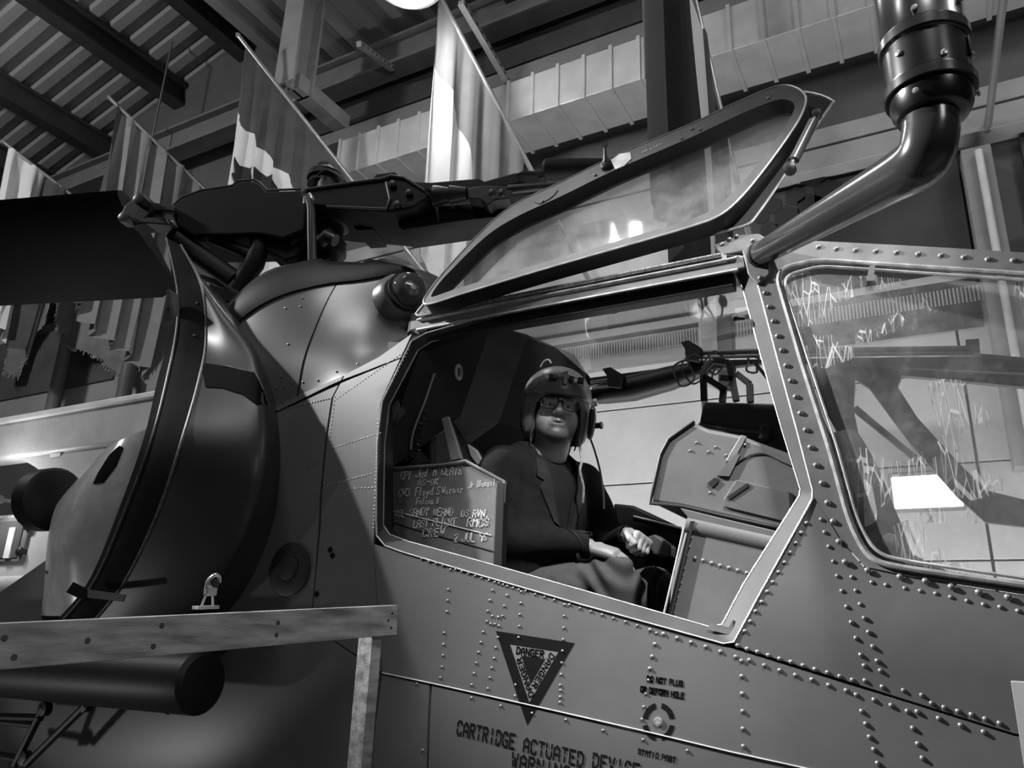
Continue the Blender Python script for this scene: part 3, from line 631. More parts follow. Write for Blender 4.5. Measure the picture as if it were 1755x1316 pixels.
rivets(z3([(765, 33), (797, 203), (818, 268), (836, 330), (856, 395), (876, 462), (894, 526), (914, 595), (935, 663), (957, 735), (978, 810), (1002, 885), (1024, 963), (1049, 1044), (1075, 1125), (1100, 1213), (1125, 1298)])+z5([(829, 363), (855, 449), (950, 484), (1086, 511), (1193, 529), (1302, 553), (1417, 576), (1540, 597)]), cf, RV_B, .005, 'screw')
rivets(Zm([(336, 50), (403, 57), (475, 62), (551, 66), (629, 71), (710, 77), (796, 82), (882, 89), (972, 97), (1067, 101)], 1250, 400, 2.194), cf, RV_B, .005, 'screw')
for q in ((1495, 468),):
    b = MB(); c = side(q[0], q[1], .0); b.prism([side(x, y, .012) for x, y in ((1490, 455), (1500, 455), (1498, 470), (1503, 472), (1500, 481), (1485, 481))], (0, .004, 0)); b.build('tie_tab', M_frame, wpane, smooth=False)
# pillar top block
b = MB(); b.prism([side(x, y, .012) for x, y in ((1222, 420), (1270, 402), (1300, 400), (1322, 412), (1318, 470), (1298, 488), (1282, 470), (1272, 430), (1240, 436))], (0, .05, 0)); pt = b.build('pillar_fitting', M_frame, heli, smooth=False, bevel=.003)
rivets([(1250, 410), (1238, 418), (1262, 405), (1290, 412), (1295, 428), (1303, 476)], pt, RV_B, .013, 'screw')
# ---- roof rail with piano hinge
ra, rb = side(712, 566, .01), side(1262, 424, .01)
ra[2] = rb[2] = (ra[2]+rb[2])/2
zr_ = ra[2]
def railbar(x0, x1, dy, dz, w, h, name, m, parent, bev=.003):
    y = S(.2, zr_)
    b = MB(); b.box(((x0+x1)/2, y+dy, zr_+dz), (x1-x0, w, h)); return b.build(name, m, parent, smooth=False, bevel=bev)
rail = railbar(ra[0]-.03, rb[0]+.02, .03, -.012, .07, .036, 'roof_rail', M_frame, heli)
railbar(ra[0], rb[0], -.006, -.034, .012, .006, 'rail_bead', M_edge, rail, .001)
railbar(ra[0], rb[0], -.009, .004, .010, .005, 'rail_bead', M_edge, rail, .001)
railbar(ra[0]+.03, rb[0]-.02, .035, -.052, .05, .044, 'rail_seal', M_seal, rail)
hy = S(.2, zr_)-.012
hg = MB(); k = 46
for i in range(k):
    x = ra[0]+.02+(rb[0]-ra[0]-.06)*i/k; hg.tube([(x, hy-.002, zr_+.020), (x+(rb[0]-ra[0])/k*.86, hy-.002, zr_+.020)], .0075, 8)
hg.build('piano_hinge', mat('hinge_metal', .34, .3, metal=.6, var=.3, scale=40), rail, kind='stuff')
railbar(ra[0]+.01, rb[0]-.03, -.004, .012, .006, .03, 'hinge_leaf', M_edge, rail, .001)
# far rail, far frames, roof panes
FY = -S(.2, zr_)
def bar(a, c, w, h, name, m, parent, bev=.004):
    b = MB(); b.span(a, c, w, h); return b.build(name, m, parent, smooth=False, bevel=bev)
b = MB(); b.grid([[(x, hy+.05, zr_+.012), (x, -.2, zr_+.075), (x, .2, zr_+.075), (x, FY-.03, zr_+.012)] for x in (ra[0]+.02, rb[0])]); b.build('roof_pane', M_glass, heli, angle=50)
bar((ra[0], FY, zr_-.02), (rb[0]+.02, FY, zr_-.02), .03, .035, 'far_rail', M_dark, heli)
nosez = 2.52
bar((rb[0], FY, zr_-.02), (1.75, FY-.02, nosez-.02), .03, .05, 'far_front_rail', M_dark, heli)
bar((rb[0], FY, zr_-.02), (1.02, .46, 1.86), .03, .05, 'far_pillar', M_dark, heli)
a = onY(1462, 610, .44); c = onY(1610, 790, .46); e_ = onY(1760, 880, .46)
b = MB(); b.prism([onY(x, y, .45) for x, y in ((1375, 600), (1480, 598), (1620, 600), (1780, 615), (1780, 665), (1640, 652), (1545, 643), (1538, 662), (1572, 715), (1640, 790), (1690, 840), (1780, 862), (1780, 905), (1690, 895), (1640, 850), (1560, 760), (1490, 665), (1465, 648), (1462, 700), (1470, 740), (1445, 760), (1412, 700))], (0, .03, 0)); b.build('far_canopy_frame', mat('far_frame_dark', .035, .5, var=.3), heli, smooth=False)
a = onY(1465, 700, .42); c = onY(1580, 795, .42); b = MB(); b.tube([a, a+(c-a)*.35, c], [.014, .012, .012], 8); b.build('door_strut', M_rotor2, heli)
# far side inner wall, floor, rear bulkhead
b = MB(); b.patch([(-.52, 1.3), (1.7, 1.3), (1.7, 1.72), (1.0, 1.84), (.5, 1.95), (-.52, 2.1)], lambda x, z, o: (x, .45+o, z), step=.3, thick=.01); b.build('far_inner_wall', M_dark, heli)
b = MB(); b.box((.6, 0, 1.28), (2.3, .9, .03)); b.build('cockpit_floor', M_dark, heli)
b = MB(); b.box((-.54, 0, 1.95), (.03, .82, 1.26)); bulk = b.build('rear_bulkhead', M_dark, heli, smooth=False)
P_ = [onX(x, y, -.30) for x, y in ((735, 590), (840, 556), (905, 570), (985, 606), (1012, 640))]
# sloping black shelf behind the pilot's head: from the bulkhead forward, stepped down towards the far side
sh = MB()
top_px = [(724, 588, -.385), (842, 556, -.16), (905, 572, .05), (985, 606, .30), (1016, 650, .43)]
front = [onY(x, y, yy) for x, y, yy in top_px]
rows_ = []
for q in front:
    rows_.append([q, np.array((-.52, q[1], q[2]+.03)), np.array((-.52, q[1], q[2]-.5)), np.array((q[0]-.12, q[1], q[2]-.36))])
sh.grid(rows_, closed=True); sh.add(rows_[0], [(0, 1, 2, 3)]); sh.add(rows_[-1], [(0, 1, 2, 3)])
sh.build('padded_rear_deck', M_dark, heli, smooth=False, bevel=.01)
b = MB(); c = onY(786, 638, -.28); b.tube([c+np.array((.0, .016*math.sin(t)*1.1, .026*math.cos(t))) for t in np.linspace(0, 2*math.pi, 17)], .006, 8); b.build('grommet', mat('grommet_metal', .4, .4), heli)
# coiled intercom cord
pa = [onY(x, y, -.30) for x, y in ((745, 638), (735, 665), (722, 720), (716, 768), (694, 790))]
ctr = smoothpath(pa, 24); co = []
for i, q in enumerate(ctr):
    t = i*1.35; co.append(q+np.array((.010*math.cos(t), .010*math.sin(t), .004*math.sin(t))))
b = MB(); b.tube(co, .0032, 6); b.build('coiled_cord', mat('cord_black', .03, .3), heli)
b = MB(); b.tube(smoothpath([onY(x, y, -.32) for x, y in ((744, 640), (727, 690), (708, 740), (704, 770))], 5), .004, 6); b.build('cable', mat('cable_grey', .25, .35), heli)
b = MB(); b.tube(smoothpath([onY(x, y, -.24) for x, y in ((654, 792), (680, 775), (705, 785), (722, 806))], 5), [.05]*8+[.045]*8, 12); b.build('ventilation_hose', mat('hose_grey', .035, .5), heli)
b = MB(); b.tube([onY(x, y, -.36) for x, y in ((672, 730), (682, 700), (690, 680))], [.035, .04, .02], 12); b.build('side_bolster', mat('bolster_grey', .06, .6), heli)
# ---- pilot seat with armour side board
seat = MB(); seat.box((-.22, 0, 1.72), (.5, .5, .08)); pst = seat.build('seat_pan', M_dark, heli, bevel=.02)
b = MB(); b.span((-.40, 0, 1.7), (-.45, 0, 2.45), .44, .08, (1, 0, 0)); b.build('seat_back', M_dark, heli, bevel=.02)
BY = -.335
bd_px = [(672, 803), (760, 797), (798, 790), (864, 825), (858, 975), (760, 955), (672, 922)]
bd = [onY(x, y, BY) for x, y in bd_px]
b = MB(); b.prism(bd, (0, .022, 0)); board = b.build('armour_board', mat('armour_board_paint', .21, .5, var=.22, scale=9., dirt=.3), heli, smooth=False, bevel=.003)
b = MB(); b.tube([onY(x, y, BY-.004) for x, y in ((672, 803), (760, 797), (798, 790), (864, 825), (858, 975))], .0065, 6); b.build('board_edge', M_frame, board)
b = MB(); b.prism([onY(x, y, BY-.012) for x, y in ((852, 826), (864, 828), (859, 978), (846, 974))], (0, .03, 0)); b.build('board_side_strip', M_seal, board, smooth=False)
b = MB(); b.prism([onY(x, y, BY-.003) for x, y in ((657, 805), (672, 803), (674, 922), (660, 912))], (0, .03, 0)); b.build('board_bracket', M_dark, board, smooth=False)
for (a, c, w_) in (((674, 876), (842, 918), 1.6), ((674, 896), (845, 945), 1.2)):
    b = MB(); b.tube([onY(*a, BY-.001), onY(*c, BY-.001)], .0016*w_, 4); b.build('board_seam', M_edge if w_ > 1.5 else M_seal, board)
# handwriting in white marker: x, y baseline start (photo), height px
M_chalk = mat('white_marker', .80, .7, var=.1)
def boardfn(px, py, slope):
    o = onY(px, py, BY-.0022); ux = onY(px+100, py+100*slope, BY-.0022)-o; s = np.linalg.norm(ux)/100; ux /= np.linalg.norm(ux)
    uz = np.array((0, 0, 1.)); return (lambda u, v: o+ux*u+uz*v), s
def hand(txt, px, py, wpx, hpx, slope=.12, th=1.5, pit=None):
    fn, s = boardfn(px, py, slope); b = write(txt, fn, hpx*s, wpx*s, th*s, pitch=(pit or wpx*1.3)*s, lean=.12, jit=.09)
    b.build('handwriting', M_chalk, board, smooth=False)
hand('CPT', 686, 822, 5, 11, -.08); hand('Jud', 712, 819, 5.5, 12, -.12); hand("M'CLAin", 742, 815, 5, 11, -.06, 1.4, 7.4)
hand('AS-OK', 716, 831, 5, 9, -.02, 1.3, 7.5)
hand('CW3', 682, 851, 5.5, 11, -.06); hand('Floyd S', 711, 850, 4.5, 12, -.04, 1.4, 6.6); hand('Werner', 757, 847, 4.5, 10, -.10, 1.2, 6.4); hand('Jr (Bunns)', 803, 836, 3.2, 9, -.10, .8, 4.8)
hand('Falcon 8', 713, 864, 4, 9.5, -.02, 1.3, 5.2)
hand('COL', 677, 885, 4.5, 9, .0, 1.5); hand('SANDY', 701, 884, 5, 11, -.02, 1.6, 7); hand('WEAND', 742, 884, 5, 11, -.02, 1.6, 7.2); hand('DS AVN.', 790, 885, 5, 11, .02, 1.6, 7.4)
hand('LAST', 708, 903, 5, 10, -.02, 1.6, 6.8); hand('FLIGHT', 741, 902, 5, 11, -.02, 1.8, 6.9); hand('RMCS', 800, 901, 7, 12, .03, 1.8, 10)
hand('CREW', 724, 919, 7, 12, -.04, 1.8, 10.2); hand('2 JUL 96', 778, 929, 6, 12, -.04, 1.8, 7.8)
# shoulder straps and buckles standing up behind the board
b = MB(); b.prism([onY(x, y, -.25) for x, y in ((756, 716), (768, 713), (790, 786), (772, 790))], (0, .02, 0)); b.build('seat_harness_plate', mat('harness_pale', .42, .6), heli, smooth=False, bevel=.003)
b = MB(); b.prism([onY(x, y, -.24) for x, y in ((769, 713), (780, 726), (806, 764), (824, 785), (822, 796), (812, 795), (790, 760))], (0, .008, 0)); b.build('seat_harness_strap', mat('strap_black', .02, .7), heli, smooth=False)
b = MB(); b.prism([onY(x, y, -.25) for x, y in ((800, 760), (815, 770), (826, 790), (818, 798), (806, 782))], (0, .02, 0)); b.build('seat_harness_pad', mat('harness_pale', .42, .6), heli, smooth=False, bevel=.004)
# ---- instrument hood (glareshield) and lower console
hood_px = [(1115, 862), (1120, 835), (1133, 778), (1147, 752), (1186, 722), (1215, 735), (1268, 745), (1330, 768), (1420, 800), (1440, 880), (1400, 925), (1320, 905), (1235, 885), (1170, 870)]
HY = -.33
hp = [onY(x, y, HY) for x, y in hood_px]
b = MB(); b.prism(hp, (0, .60, 0)); hood = b.build('instrument_hood', M_cock2, heli, smooth=False, bevel=.012)
b = MB(); b.tube([onY(x, y, HY-.002) for x, y in ((1190, 722), (1147, 752), (1133, 778), (1120, 835), (1115, 862), (1170, 868), (1235, 883), (1350, 908))], .006, 8); b.build('hood_lip', M_seal, hood)
b = MB(); b.prism([onY(x, y, HY-.008) for x, y in ((1228, 815), (1250, 816), (1268, 780), (1262, 776))], (0, .008, 0)); b.build('hood_latch', M_cock, hood, smooth=False)
b = MB(); b.prism([onY(x, y, HY-.006) for x, y in ((1243, 790), (1270, 745), (1280, 748), (1268, 770), (1257, 793))], (0, .006, 0)); b.build('hood_rib', M_frame, hood, smooth=False, bevel=.002)
b = MB(); b.prism([onY(x, y, HY-.007) for x, y in ((1262, 822), (1352, 843), (1360, 885), (1350, 895), (1240, 868), (1240, 855))], (0, .007, 0)); b.build('hood_side_plate', M_cock, hood, smooth=False, bevel=.002)
for q in (((1248, 854), (1283, 830)), ((1355, 845), (1358, 882))):
    b = MB(); b.span(onY(*q[0], HY-.009), onY(*q[1], HY-.009), .004, .010); b.build('plate_slot', M_seal, hood, smooth=False)
b = MB(); b.tube(smoothpath([onY(x, y, HY-.003) for x, y in ((1262, 795), (1285, 780), (1310, 778), (1340, 792), (1368, 803))], 4), .0018, 5); b.build('wire', M_seal, hood)
b = MB(); b.prism([onY(x, y, HY-.006) for x, y in ((1212, 828), (1225, 818), (1232, 824), (1220, 836))], (0, .006, 0)); b.build('hood_catch', M_seal, hood, smooth=False)
hpos = lambda px, py: onY(px, py, HY-.002)
rivets([(1194, 758), (1183, 772), (1226, 766), (1214, 774), (1244, 780), (1233, 814), (1217, 844), (1277, 762), (1260, 786)], hood, RV_S, pos=hpos)
# lower console side panel with rolled top
CY = -.40
cp = [onY(x, y, CY) for x, y in ((1178, 893), (1270, 915), (1345, 935), (1365, 930), (1300, 1065), (1255, 1092), (1145, 1060), (1150, 1000))]
b = MB(); b.prism(cp, (0, .04, 0)); cons = b.build('console_side_panel', M_cock2, heli, smooth=False, bevel=.006)
b = MB(); b.tube([onY(1180, 900, CY+.02), onY(1350, 938, CY+.02)], .03, 14); b.build('rolled_edge', M_cock2, cons)
b = MB(); b.prism([onY(x, y, CY-.012) for x, y in ((1183, 893), (1190, 893), (1150, 1062), (1142, 1060))], (0, .03, 0)); b.build('panel_flange', M_seal, cons, smooth=False)
b = MB(); b.tube([onY(x, y, CY-.014) for x, y in ((1172, 905), (1155, 980), (1138, 1052))], .003, 6); b.build('flange_edge', M_edge, cons)
cpos = lambda px, py: onY(px, py, CY-.001)
rivets(z5([(221, 288), (213, 310), (206, 346), (198, 383), (187, 421), (175, 474), (167, 502), (161, 535), (153, 567), (145, 596), (137, 628), (130, 660), (224, 433), (258, 442), (294, 453), (330, 464), (367, 473), (404, 484), (442, 495), (484, 508)]), cons, RV_M, pos=cpos)
b = MB(); b.prism([onY(x, y, CY-.003) for x, y in ((1165, 870), (1230, 886), (1340, 912), (1340, 925), (1240, 903), (1180, 888))], (0, .03, 0)); b.build('hood_lower_rail', M_cock, heli, smooth=False, bevel=.003)
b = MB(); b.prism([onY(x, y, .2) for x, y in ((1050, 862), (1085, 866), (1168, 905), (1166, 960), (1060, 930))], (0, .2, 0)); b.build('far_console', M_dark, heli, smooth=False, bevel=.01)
b = MB(); b.tube([onY(x, y, .195) for x, y in ((1086, 885), (1168, 905))], .005, 6); b.build('far_console_lip', M_edge, heli)
b = MB(); b.prism([onY(x, y, -.05) for x, y in ((1102, 922), (1122, 915), (1150, 935), (1148, 955), (1120, 950))], (0, .06, 0)); b.build('throttle_box', mat('throttle_grey', .08, .5), heli, smooth=False, bevel=.006)
b = MB(); b.tube(smoothpath([(.36, -.05, 1.3), (.37, -.05, 1.6), onY(1118, 1005, -.08), onY(1130, 975, -.08)], 5), .016, 10); b.build('control_stick', M_rotor2, heli)
# helmet sight unit on the hood: dark box and bracket frame
b = MB(); b.prism([onY(x, y, -.12) for x, y in ((1205, 688), (1345, 692), (1400, 790), (1310, 768), (1255, 742), (1198, 728))], (0, .22, 0)); sgt = b.build('sight_box', mat('sight_dark', .03, .45), heli, smooth=False, bevel=.006)
fr_ = MB()
for a, c in (((1207, 688), (1205, 635)), ((1205, 635), (1222, 618)), ((1222, 618), (1250, 622)), ((1250, 622), (1262, 688)), ((1206, 645), (1245, 670)), ((1238, 690), (1240, 668)), ((1262, 640), (1285, 658)), ((1285, 658), (1286, 690)), ((1235, 648), (1258, 650))):
    fr_.span(onY(*a, -.06), onY(*c, -.06), .02, .02)
fr_.build('sight_bracket', M_dark, sgt, smooth=False, bevel=.002)
b = MB(); b.tube(smoothpath([onY(x, y, -.13) for x, y in ((1198, 728), (1260, 738), (1300, 742), (1318, 755))], 4), .007, 8); b.build('cable', M_seal, sgt)
b = MB(); b.lathe(onY(1310, 748, -.14), (.3, 0, 1), [(-.02, .01), (-.01, .02), (.03, .02), (.035, .01)], 12); b.build('connector', M_seal, sgt)
# sight linkage arm running along the far rail with cables
ay = .36
b = MB(); b.tube([onY(x, y, ay) for x, y in ((1005, 684), (1040, 672), (1085, 665), (1150, 648), (1215, 628))], [.024, .05, .055, .05, .03], 10); arm = b.build('sight_linkage_arm', mat('arm_black', .006, .5), heli)
b = MB()
for dy_ in (0, 9): b.tube([onY(x, y+dy_, ay-.05) for x, y in ((1175, 605), (1310, 602), (1500, 599), (1670, 597))], .010, 8)
b.build('linkage_rail', mat('rail_metal', .18, .3, metal=.5), arm)
b = MB(); b.prism([onY(x, y, ay-.06) for x, y in ((1655, 582), (1678, 580), (1680, 604), (1656, 604))], (0, .05, 0)); b.build('rail_stop', M_dark, arm, smooth=False)
b = MB(); b.tube([onY(x, y, ay-.06) for x, y in ((1012, 655), (1060, 648))], .006, 6); b.tube([onY(x, y, ay-.06) for x, y in ((1015, 665), (1060, 660))], .005, 6); b.build('linkage_rod', M_riv, arm)
for (x, y) in ((1032, 632), (1166, 586)):
    b = MB(); b.prism([onY(x+i, y+j, ay-.07) for i, j in ((0, 0), (14, -3), (36, 10), (30, 32), (10, 30), (8, 12))], (0, .05, 0)); b.build('linkage_bracket', M_dark, arm, smooth=False)
for k_, (x, y, r) in enumerate(((1172, 640, 22), (1190, 632, 26), (1225, 622, 20), (1240, 640, 24), (1290, 625, 14))):
    b = MB(); b.tube([onY(x+r*.75*math.cos(t)+3*math.sin(3*t+k_), y+r*math.sin(t), ay-.09-.02*math.sin(2*t)) for t in np.linspace(0, 2*math.pi, 25)], .0042, 6); b.build('cable_loop', M_dark, arm)
b = MB(); b.span(onY(1292, 620, .2), onY(1332, 668, .2), .02, .012); b.build('linkage_strut', M_dark, arm, smooth=False)
# canopy pull strap hanging from the rail
st_ = smoothpath([onY(x, y, -.36) for x, y in ((1012, 508), (1022, 525), (1046, 536), (1066, 528), (1085, 508), (1092, 494))], 5)
b = MB(); b.grid([[q+np.array((0, -.011, 0)) for q in st_], [q+np.array((0, .011, 0)) for q in st_]]); o = b.build('pull_strap', mat('strap_web', .10, .7, bump=.5, bscale=300), heli)
m_ = o.modifiers.new('solid', 'SOLIDIFY'); m_.thickness = .004
b = MB(); b.prism([side(x, y, -.02) for x, y in ((1215, 437), (1238, 432), (1240, 443), (1218, 448))], (0, .02, 0)); b.build('rail_catch', M_frame, heli, smooth=False)
b = MB(); b.tube([side(x, y, -.02) for x, y in ((1228, 445), (1234, 458), (1256, 462))], .003, 6); b.build('catch_wire', M_seal, heli)
b = MB(); b.lathe(side(1276, 545, -.03), (-1, -.4, .1), [(0, .006), (.02, .006), (.022, .010), (.032, .010), (.035, .004)], 10); b.build('door_stop_knob', M_seal, heli)
# gunner seat head seen through the front pane
b = MB(); b.tube(smoothpath([onY(x, y, .12) for x, y in ((1440, 745), (1458, 800), (1480, 870), (1510, 935), (1530, 990))], 4), [.05+.035*math.sin(i/16*3.1) for i in range(17)], 14); b.build('gunner_seat_back', mat('gunner_seat', .03, .6), heli)
b = MB(); b.lathe(onY(1528, 935, .0), (0, -1, .3), [(0, .02), (.04, .022), (.05, .012)], 12); b.build('canopy_handle', mat('handle_pale', .5, .4), heli)
b = MB(); b.prism([onY(x, y, .25) for x, y in ((1480, 880), (1540, 900), (1565, 950), (1640, 985), (1640, 1010), (1480, 985))], (0, .1, 0)); b.build('gunner_console', M_cock, heli, smooth=False, bevel=.01)
# ---- decals
def dec(pts, name, m=M_stencil, off=.0012, step=.03, holes=()):
    b = MB(); b.patch(SX(*pts), sfn(off), holes=[SX(*h) for h in holes], step=step); return b.build(name, m, pan_mid, angle=30)
T3 = [np.array(q, float) for q in ((850, 1081), (985, 1102), (904, 1243))]; ctr_ = sum(T3)/3
def tri(f): return [tuple(ctr_+(q-ctr_)*f) for q in T3]
dec(tri(1.), 'danger_triangle_border', holes=[tri(.62)], off=.0008)
dec(tri(.61), 'danger_triangle_field', mat('decal_grey', .20, .5), off=.0008, holes=[tri(.31)])
dec(tri(.30), 'danger_triangle_core', off=.0008)
def sidefn(p0, p1, off=.0014, flip=False):
    a = side(*p0, off); c = side(*p1, off); ux = (c-a); s = np.linalg.norm(ux); ux /= s; uz = np.cross(ux, (0, -1, 0))*-1
    uz = np.cross((0, -1., 0), ux); uz /= np.linalg.norm(uz)
    if uz[2] < 0 and not flip: uz = -uz
    def f(u, v):
        q = a+ux*u+uz*v; return np.array((q[0], S(q[0], q[2])-off, q[2]))
    return f, s
def stencil(txt, p0, p1, hfrac, thf, off=.0014, gap=.12, flip=None, par=None):
    f, s = sidefn(p0, p1, off)
    if flip is not None:
        a = side(*p0, off); c = side(*p1, off); ux = (c-a)/np.linalg.norm(c-a); uz = np.array(flip)-ux*(np.array(flip)@ux); uz /= np.linalg.norm(uz)
        f = lambda u, v: (lambda q: np.array((q[0], S(q[0], q[2])-off, q[2])))(a+ux*u+uz*v)
    n = sum(1. if ch != ' ' else .75 for ch in txt)-.3
    pitch = s/n; w = pitch*.66; h = s*hfrac
    b = write(txt, f, h, w, h*thf, gap=gap*h, pitch=pitch); b.build('stencil_lettering', M_stencil, par or pan_mid, smooth=False)
tv = lambda i, f: tuple(ctr_+(T3[i]-ctr_)*f)
mixp = lambda a, c, t: (a[0]+(c[0]-a[0])*t, a[1]+(c[1]-a[1])*t)
stencil('DANGER', mixp(tv(0, .35), tv(1, .35), -.12), mixp(tv(0, .35), tv(1, .35), .85), .20, .25, .0016, 0)
stencil('DANGER', mixp(tv(1, .35), tv(2, .35), -.18), mixp(tv(1, .35), tv(2, .35), .95), .14, .25, .0016, 0, flip=(.7, 0, .2))
stencil('DANGER', mixp(tv(2, .35), tv(0, .35), -.25), mixp(tv(2, .35), tv(0, .35), .90), .14, .25, .0016, 0, flip=(-.7, 0, .1))
stencil('CARTRIDGE', (783, 1258), (881, 1283), .19, .155, par=pan_lowA); stencil('ACTUATED', (897, 1287), (999, 1314), .19, .155, par=pan_lowA); stencil('DEVICE', (1016, 1314), (1095, 1334), .26, .155, par=pan_lowA)
stencil('WARNING', (877, 1312), (976, 1338), .19, .155, par=pan_lowA)
stencil('DO NOT PLUG', (1109, 1167), (1170, 1176), .13, .3, gap=0); stencil('OR DEFORM HOLE', (1098, 1185), (1172, 1197), .11, .3, gap=0); stencil('STATIC PORT', (1094, 1291), (1158, 1306), .11, .3, gap=0, par=pan_lowA)
cx, cy = 1129, 1237
for k in range(4):
    a0 = math.radians(90*k+12); ar = [a0+math.radians(66)*i/6 for i in range(7)]
    dec([(cx+28*math.cos(t), cy+33*math.sin(t)) for t in ar]+[(cx+19*math.cos(t), cy+24*math.sin(t)) for t in ar[::-1]], 'static_port_arc', off=.001)
p = side(1128, 1236, .002); b = MB(); b.lathe(p, (0, -1, 0), [(0, .011), (.002, .011), (.003, .007), (.001, .003)], 16); b.build('static_port', mat('port_bright', .75, .3, metal=.6), pan_mid)
# lower seam strip (bright overlap edge)
seam = [side(x, y, .002) for x, y in ((655, 1153), (740, 1171), (920, 1211), (1100, 1252), (1250, 1288), (1400, 1321), (1755, 1402))]
b = MB(); b.tube(seam, .0022, 5); b.build('seam_edge', M_edge, pan_mid)
# filler cap, small marks
p = side(498, 975, .001)
b = MB(); b.lathe(p, (0, -1, 0), [(0, .092), (.006, .092), (.009, .085), (.009, .04), (.016, .038), (.018, .03), (.018, .0)], 28); b.build('filler_cap', mat('cap_dark', .03, .5), pan_aft)
for px, py in ((543, 1018), (566, 942), (570, 952)):
    p = side(px, py, .001); b = MB(); b.box(p, (.018, .002, .018), np.array(Matrix.Rotation(.78, 3, 'Y'))); b.build('stencil_mark', M_stencil, pan_rear, smooth=False)
# ================================================================== cowling with beacon
SEC = [(-.40, [(-.44, 2.62), (-.36, 2.68), (-.25, 2.72), (-.15, 2.74), (-.08, 2.76), (-.04, 2.77), (0, 2.77)]),
       (-.56, [(-.445, 2.585), (-.34, 2.67), (-.24, 2.76), (-.16, 2.86), (-.13, 2.98), (-.085, 3.07), (0, 3.10)]),
       (-.72, [(-.45, 2.55), (-.40, 2.66), (-.32, 2.80), (-.24, 2.95), (-.18, 3.08), (-.10, 3.16), (0, 3.18)]),
       (-1.0, [(-.455, 2.47), (-.45, 2.62), (-.42, 2.81), (-.36, 3.0), (-.27, 3.14), (-.15, 3.22), (0, 3.25)]),
       (-1.3, [(-.46, 2.42), (-.475, 2.60), (-.46, 2.82), (-.40, 3.03), (-.30, 3.18), (-.16, 3.26), (0, 3.28)]),
       (-1.52, [(-.46, 2.38), (-.45, 2.57), (-.42, 2.78), (-.36, 2.97), (-.27, 3.11), (-.15, 3.19), (0, 3.21)])]
rows = []
for x, pts in SEC: pts[0] = (pts[0][0]+.012, pts[0][1]-.035); rows.append(smoothpath([(x, y, z) for y, z in pts], 5))
cols = [smoothpath([r[i] for r in rows], 8) for i in range(len(rows[0]))]
rows = [[c[j] for c in cols] for j in range(len(cols[0]))]
def cowl_slice(j0, j1, name):
    b = MB(); full = [r+[np.array((q[0], -q[1], q[2])) for q in r[-2::-1]] for r in rows[j0:j1+1]]; b.grid(full); return b.build(name, M_skin2, heli, angle=60)
J = next(j for j, r in enumerate(rows) if r[0][0] < -.87)
cowlA = cowl_slice(0, J, 'cowling_panel'); cowlB = cowl_slice(J, len(rows)-1, 'cowling_panel')
b = MB(); b.tube([q+np.array((-.004, -.001, .001)) for q in rows[J]], .0026, 5); b.build('panel_gap', mat('gap_black', .006, .9, spec=.05), cowlB)
b = MB(); b.tube([r[0]+np.array((0, -.003, 0)) for r in rows], .005, 6); b.build('lower_gap', mat('gap_black', .006), cowlB)
from mathutils.bvhtree import BVHTree
def bvh_of(objs):
    V = []; Fs = []
    for o in objs:
        k = len(V); V += [Vector(v.co)+Vector(ORG[o.name]) for v in o.data.vertices]; Fs += [tuple(k+i for i in p.vertices) for p in o.data.polygons]
    return BVHTree.FromPolygons(V, Fs)
def hit(bv, px, py, off=0.):
    d = ray(px, py); r = bv.ray_cast(Vector(CAM), Vector(d).normalized())
    if r[0] is None: return None
    n = r[1] if r[1].dot(Vector(d)) < 0 else -r[1]
    return np.array(r[0]+n*off), np.array(n)
bvc = bvh_of([cowlA, cowlB])
sb_ = MB()
for px, py in ((474, 665), (488, 662), (500, 656), (519, 655), (545, 652), (577, 637), (613, 624), (489, 528), (488, 508), (530, 494), (518, 511), (515, 525), (494, 590), (482, 645)):
    h = hit(bvc, px, py, .001)
    if h is not None:
        b_ = h[0]; sb_.lathe(b_, h[1], [(0, .005), (.002, .004), (.0035, .0005)], 6)
sb_.build('cowl_screws', M_riv, cowlB, kind='stuff')
# dark lip of the mast opening
up_ = [(386, 546), (430, 497), (480, 467), (550, 450), (620, 450), (690, 462), (712, 472)]; lo_ = [(400, 562), (440, 530), (490, 506), (560, 489), (620, 482), (692, 470), (712, 475)]
def rim(px, py, off):
    q = py
    while q < py+80:
        h = hit(bvc, px, q, off)
        if h is not None: return D(px, py, np.dot(h[0]-CAM, FW)) if q > py else h[0]
        q += 2
    return onY(px, py, -.25)
ups = smoothpath(up_, 6); los = smoothpath(lo_, 6)
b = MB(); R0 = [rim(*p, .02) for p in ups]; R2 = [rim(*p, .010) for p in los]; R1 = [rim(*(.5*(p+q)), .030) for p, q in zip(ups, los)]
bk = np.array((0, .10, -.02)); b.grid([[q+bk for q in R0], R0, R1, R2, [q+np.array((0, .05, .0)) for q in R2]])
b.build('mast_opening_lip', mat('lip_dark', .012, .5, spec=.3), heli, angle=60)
b = MB(); b.prism(smoothpath([onY(x, y, -.02) for x, y in ((640, 455), (650, 443), (680, 447), (705, 463), (708, 478))], 3), (0, .2, 0)); b.build('cowl_scoop', mat('scoop_grey', .12, .35), heli, smooth=False)
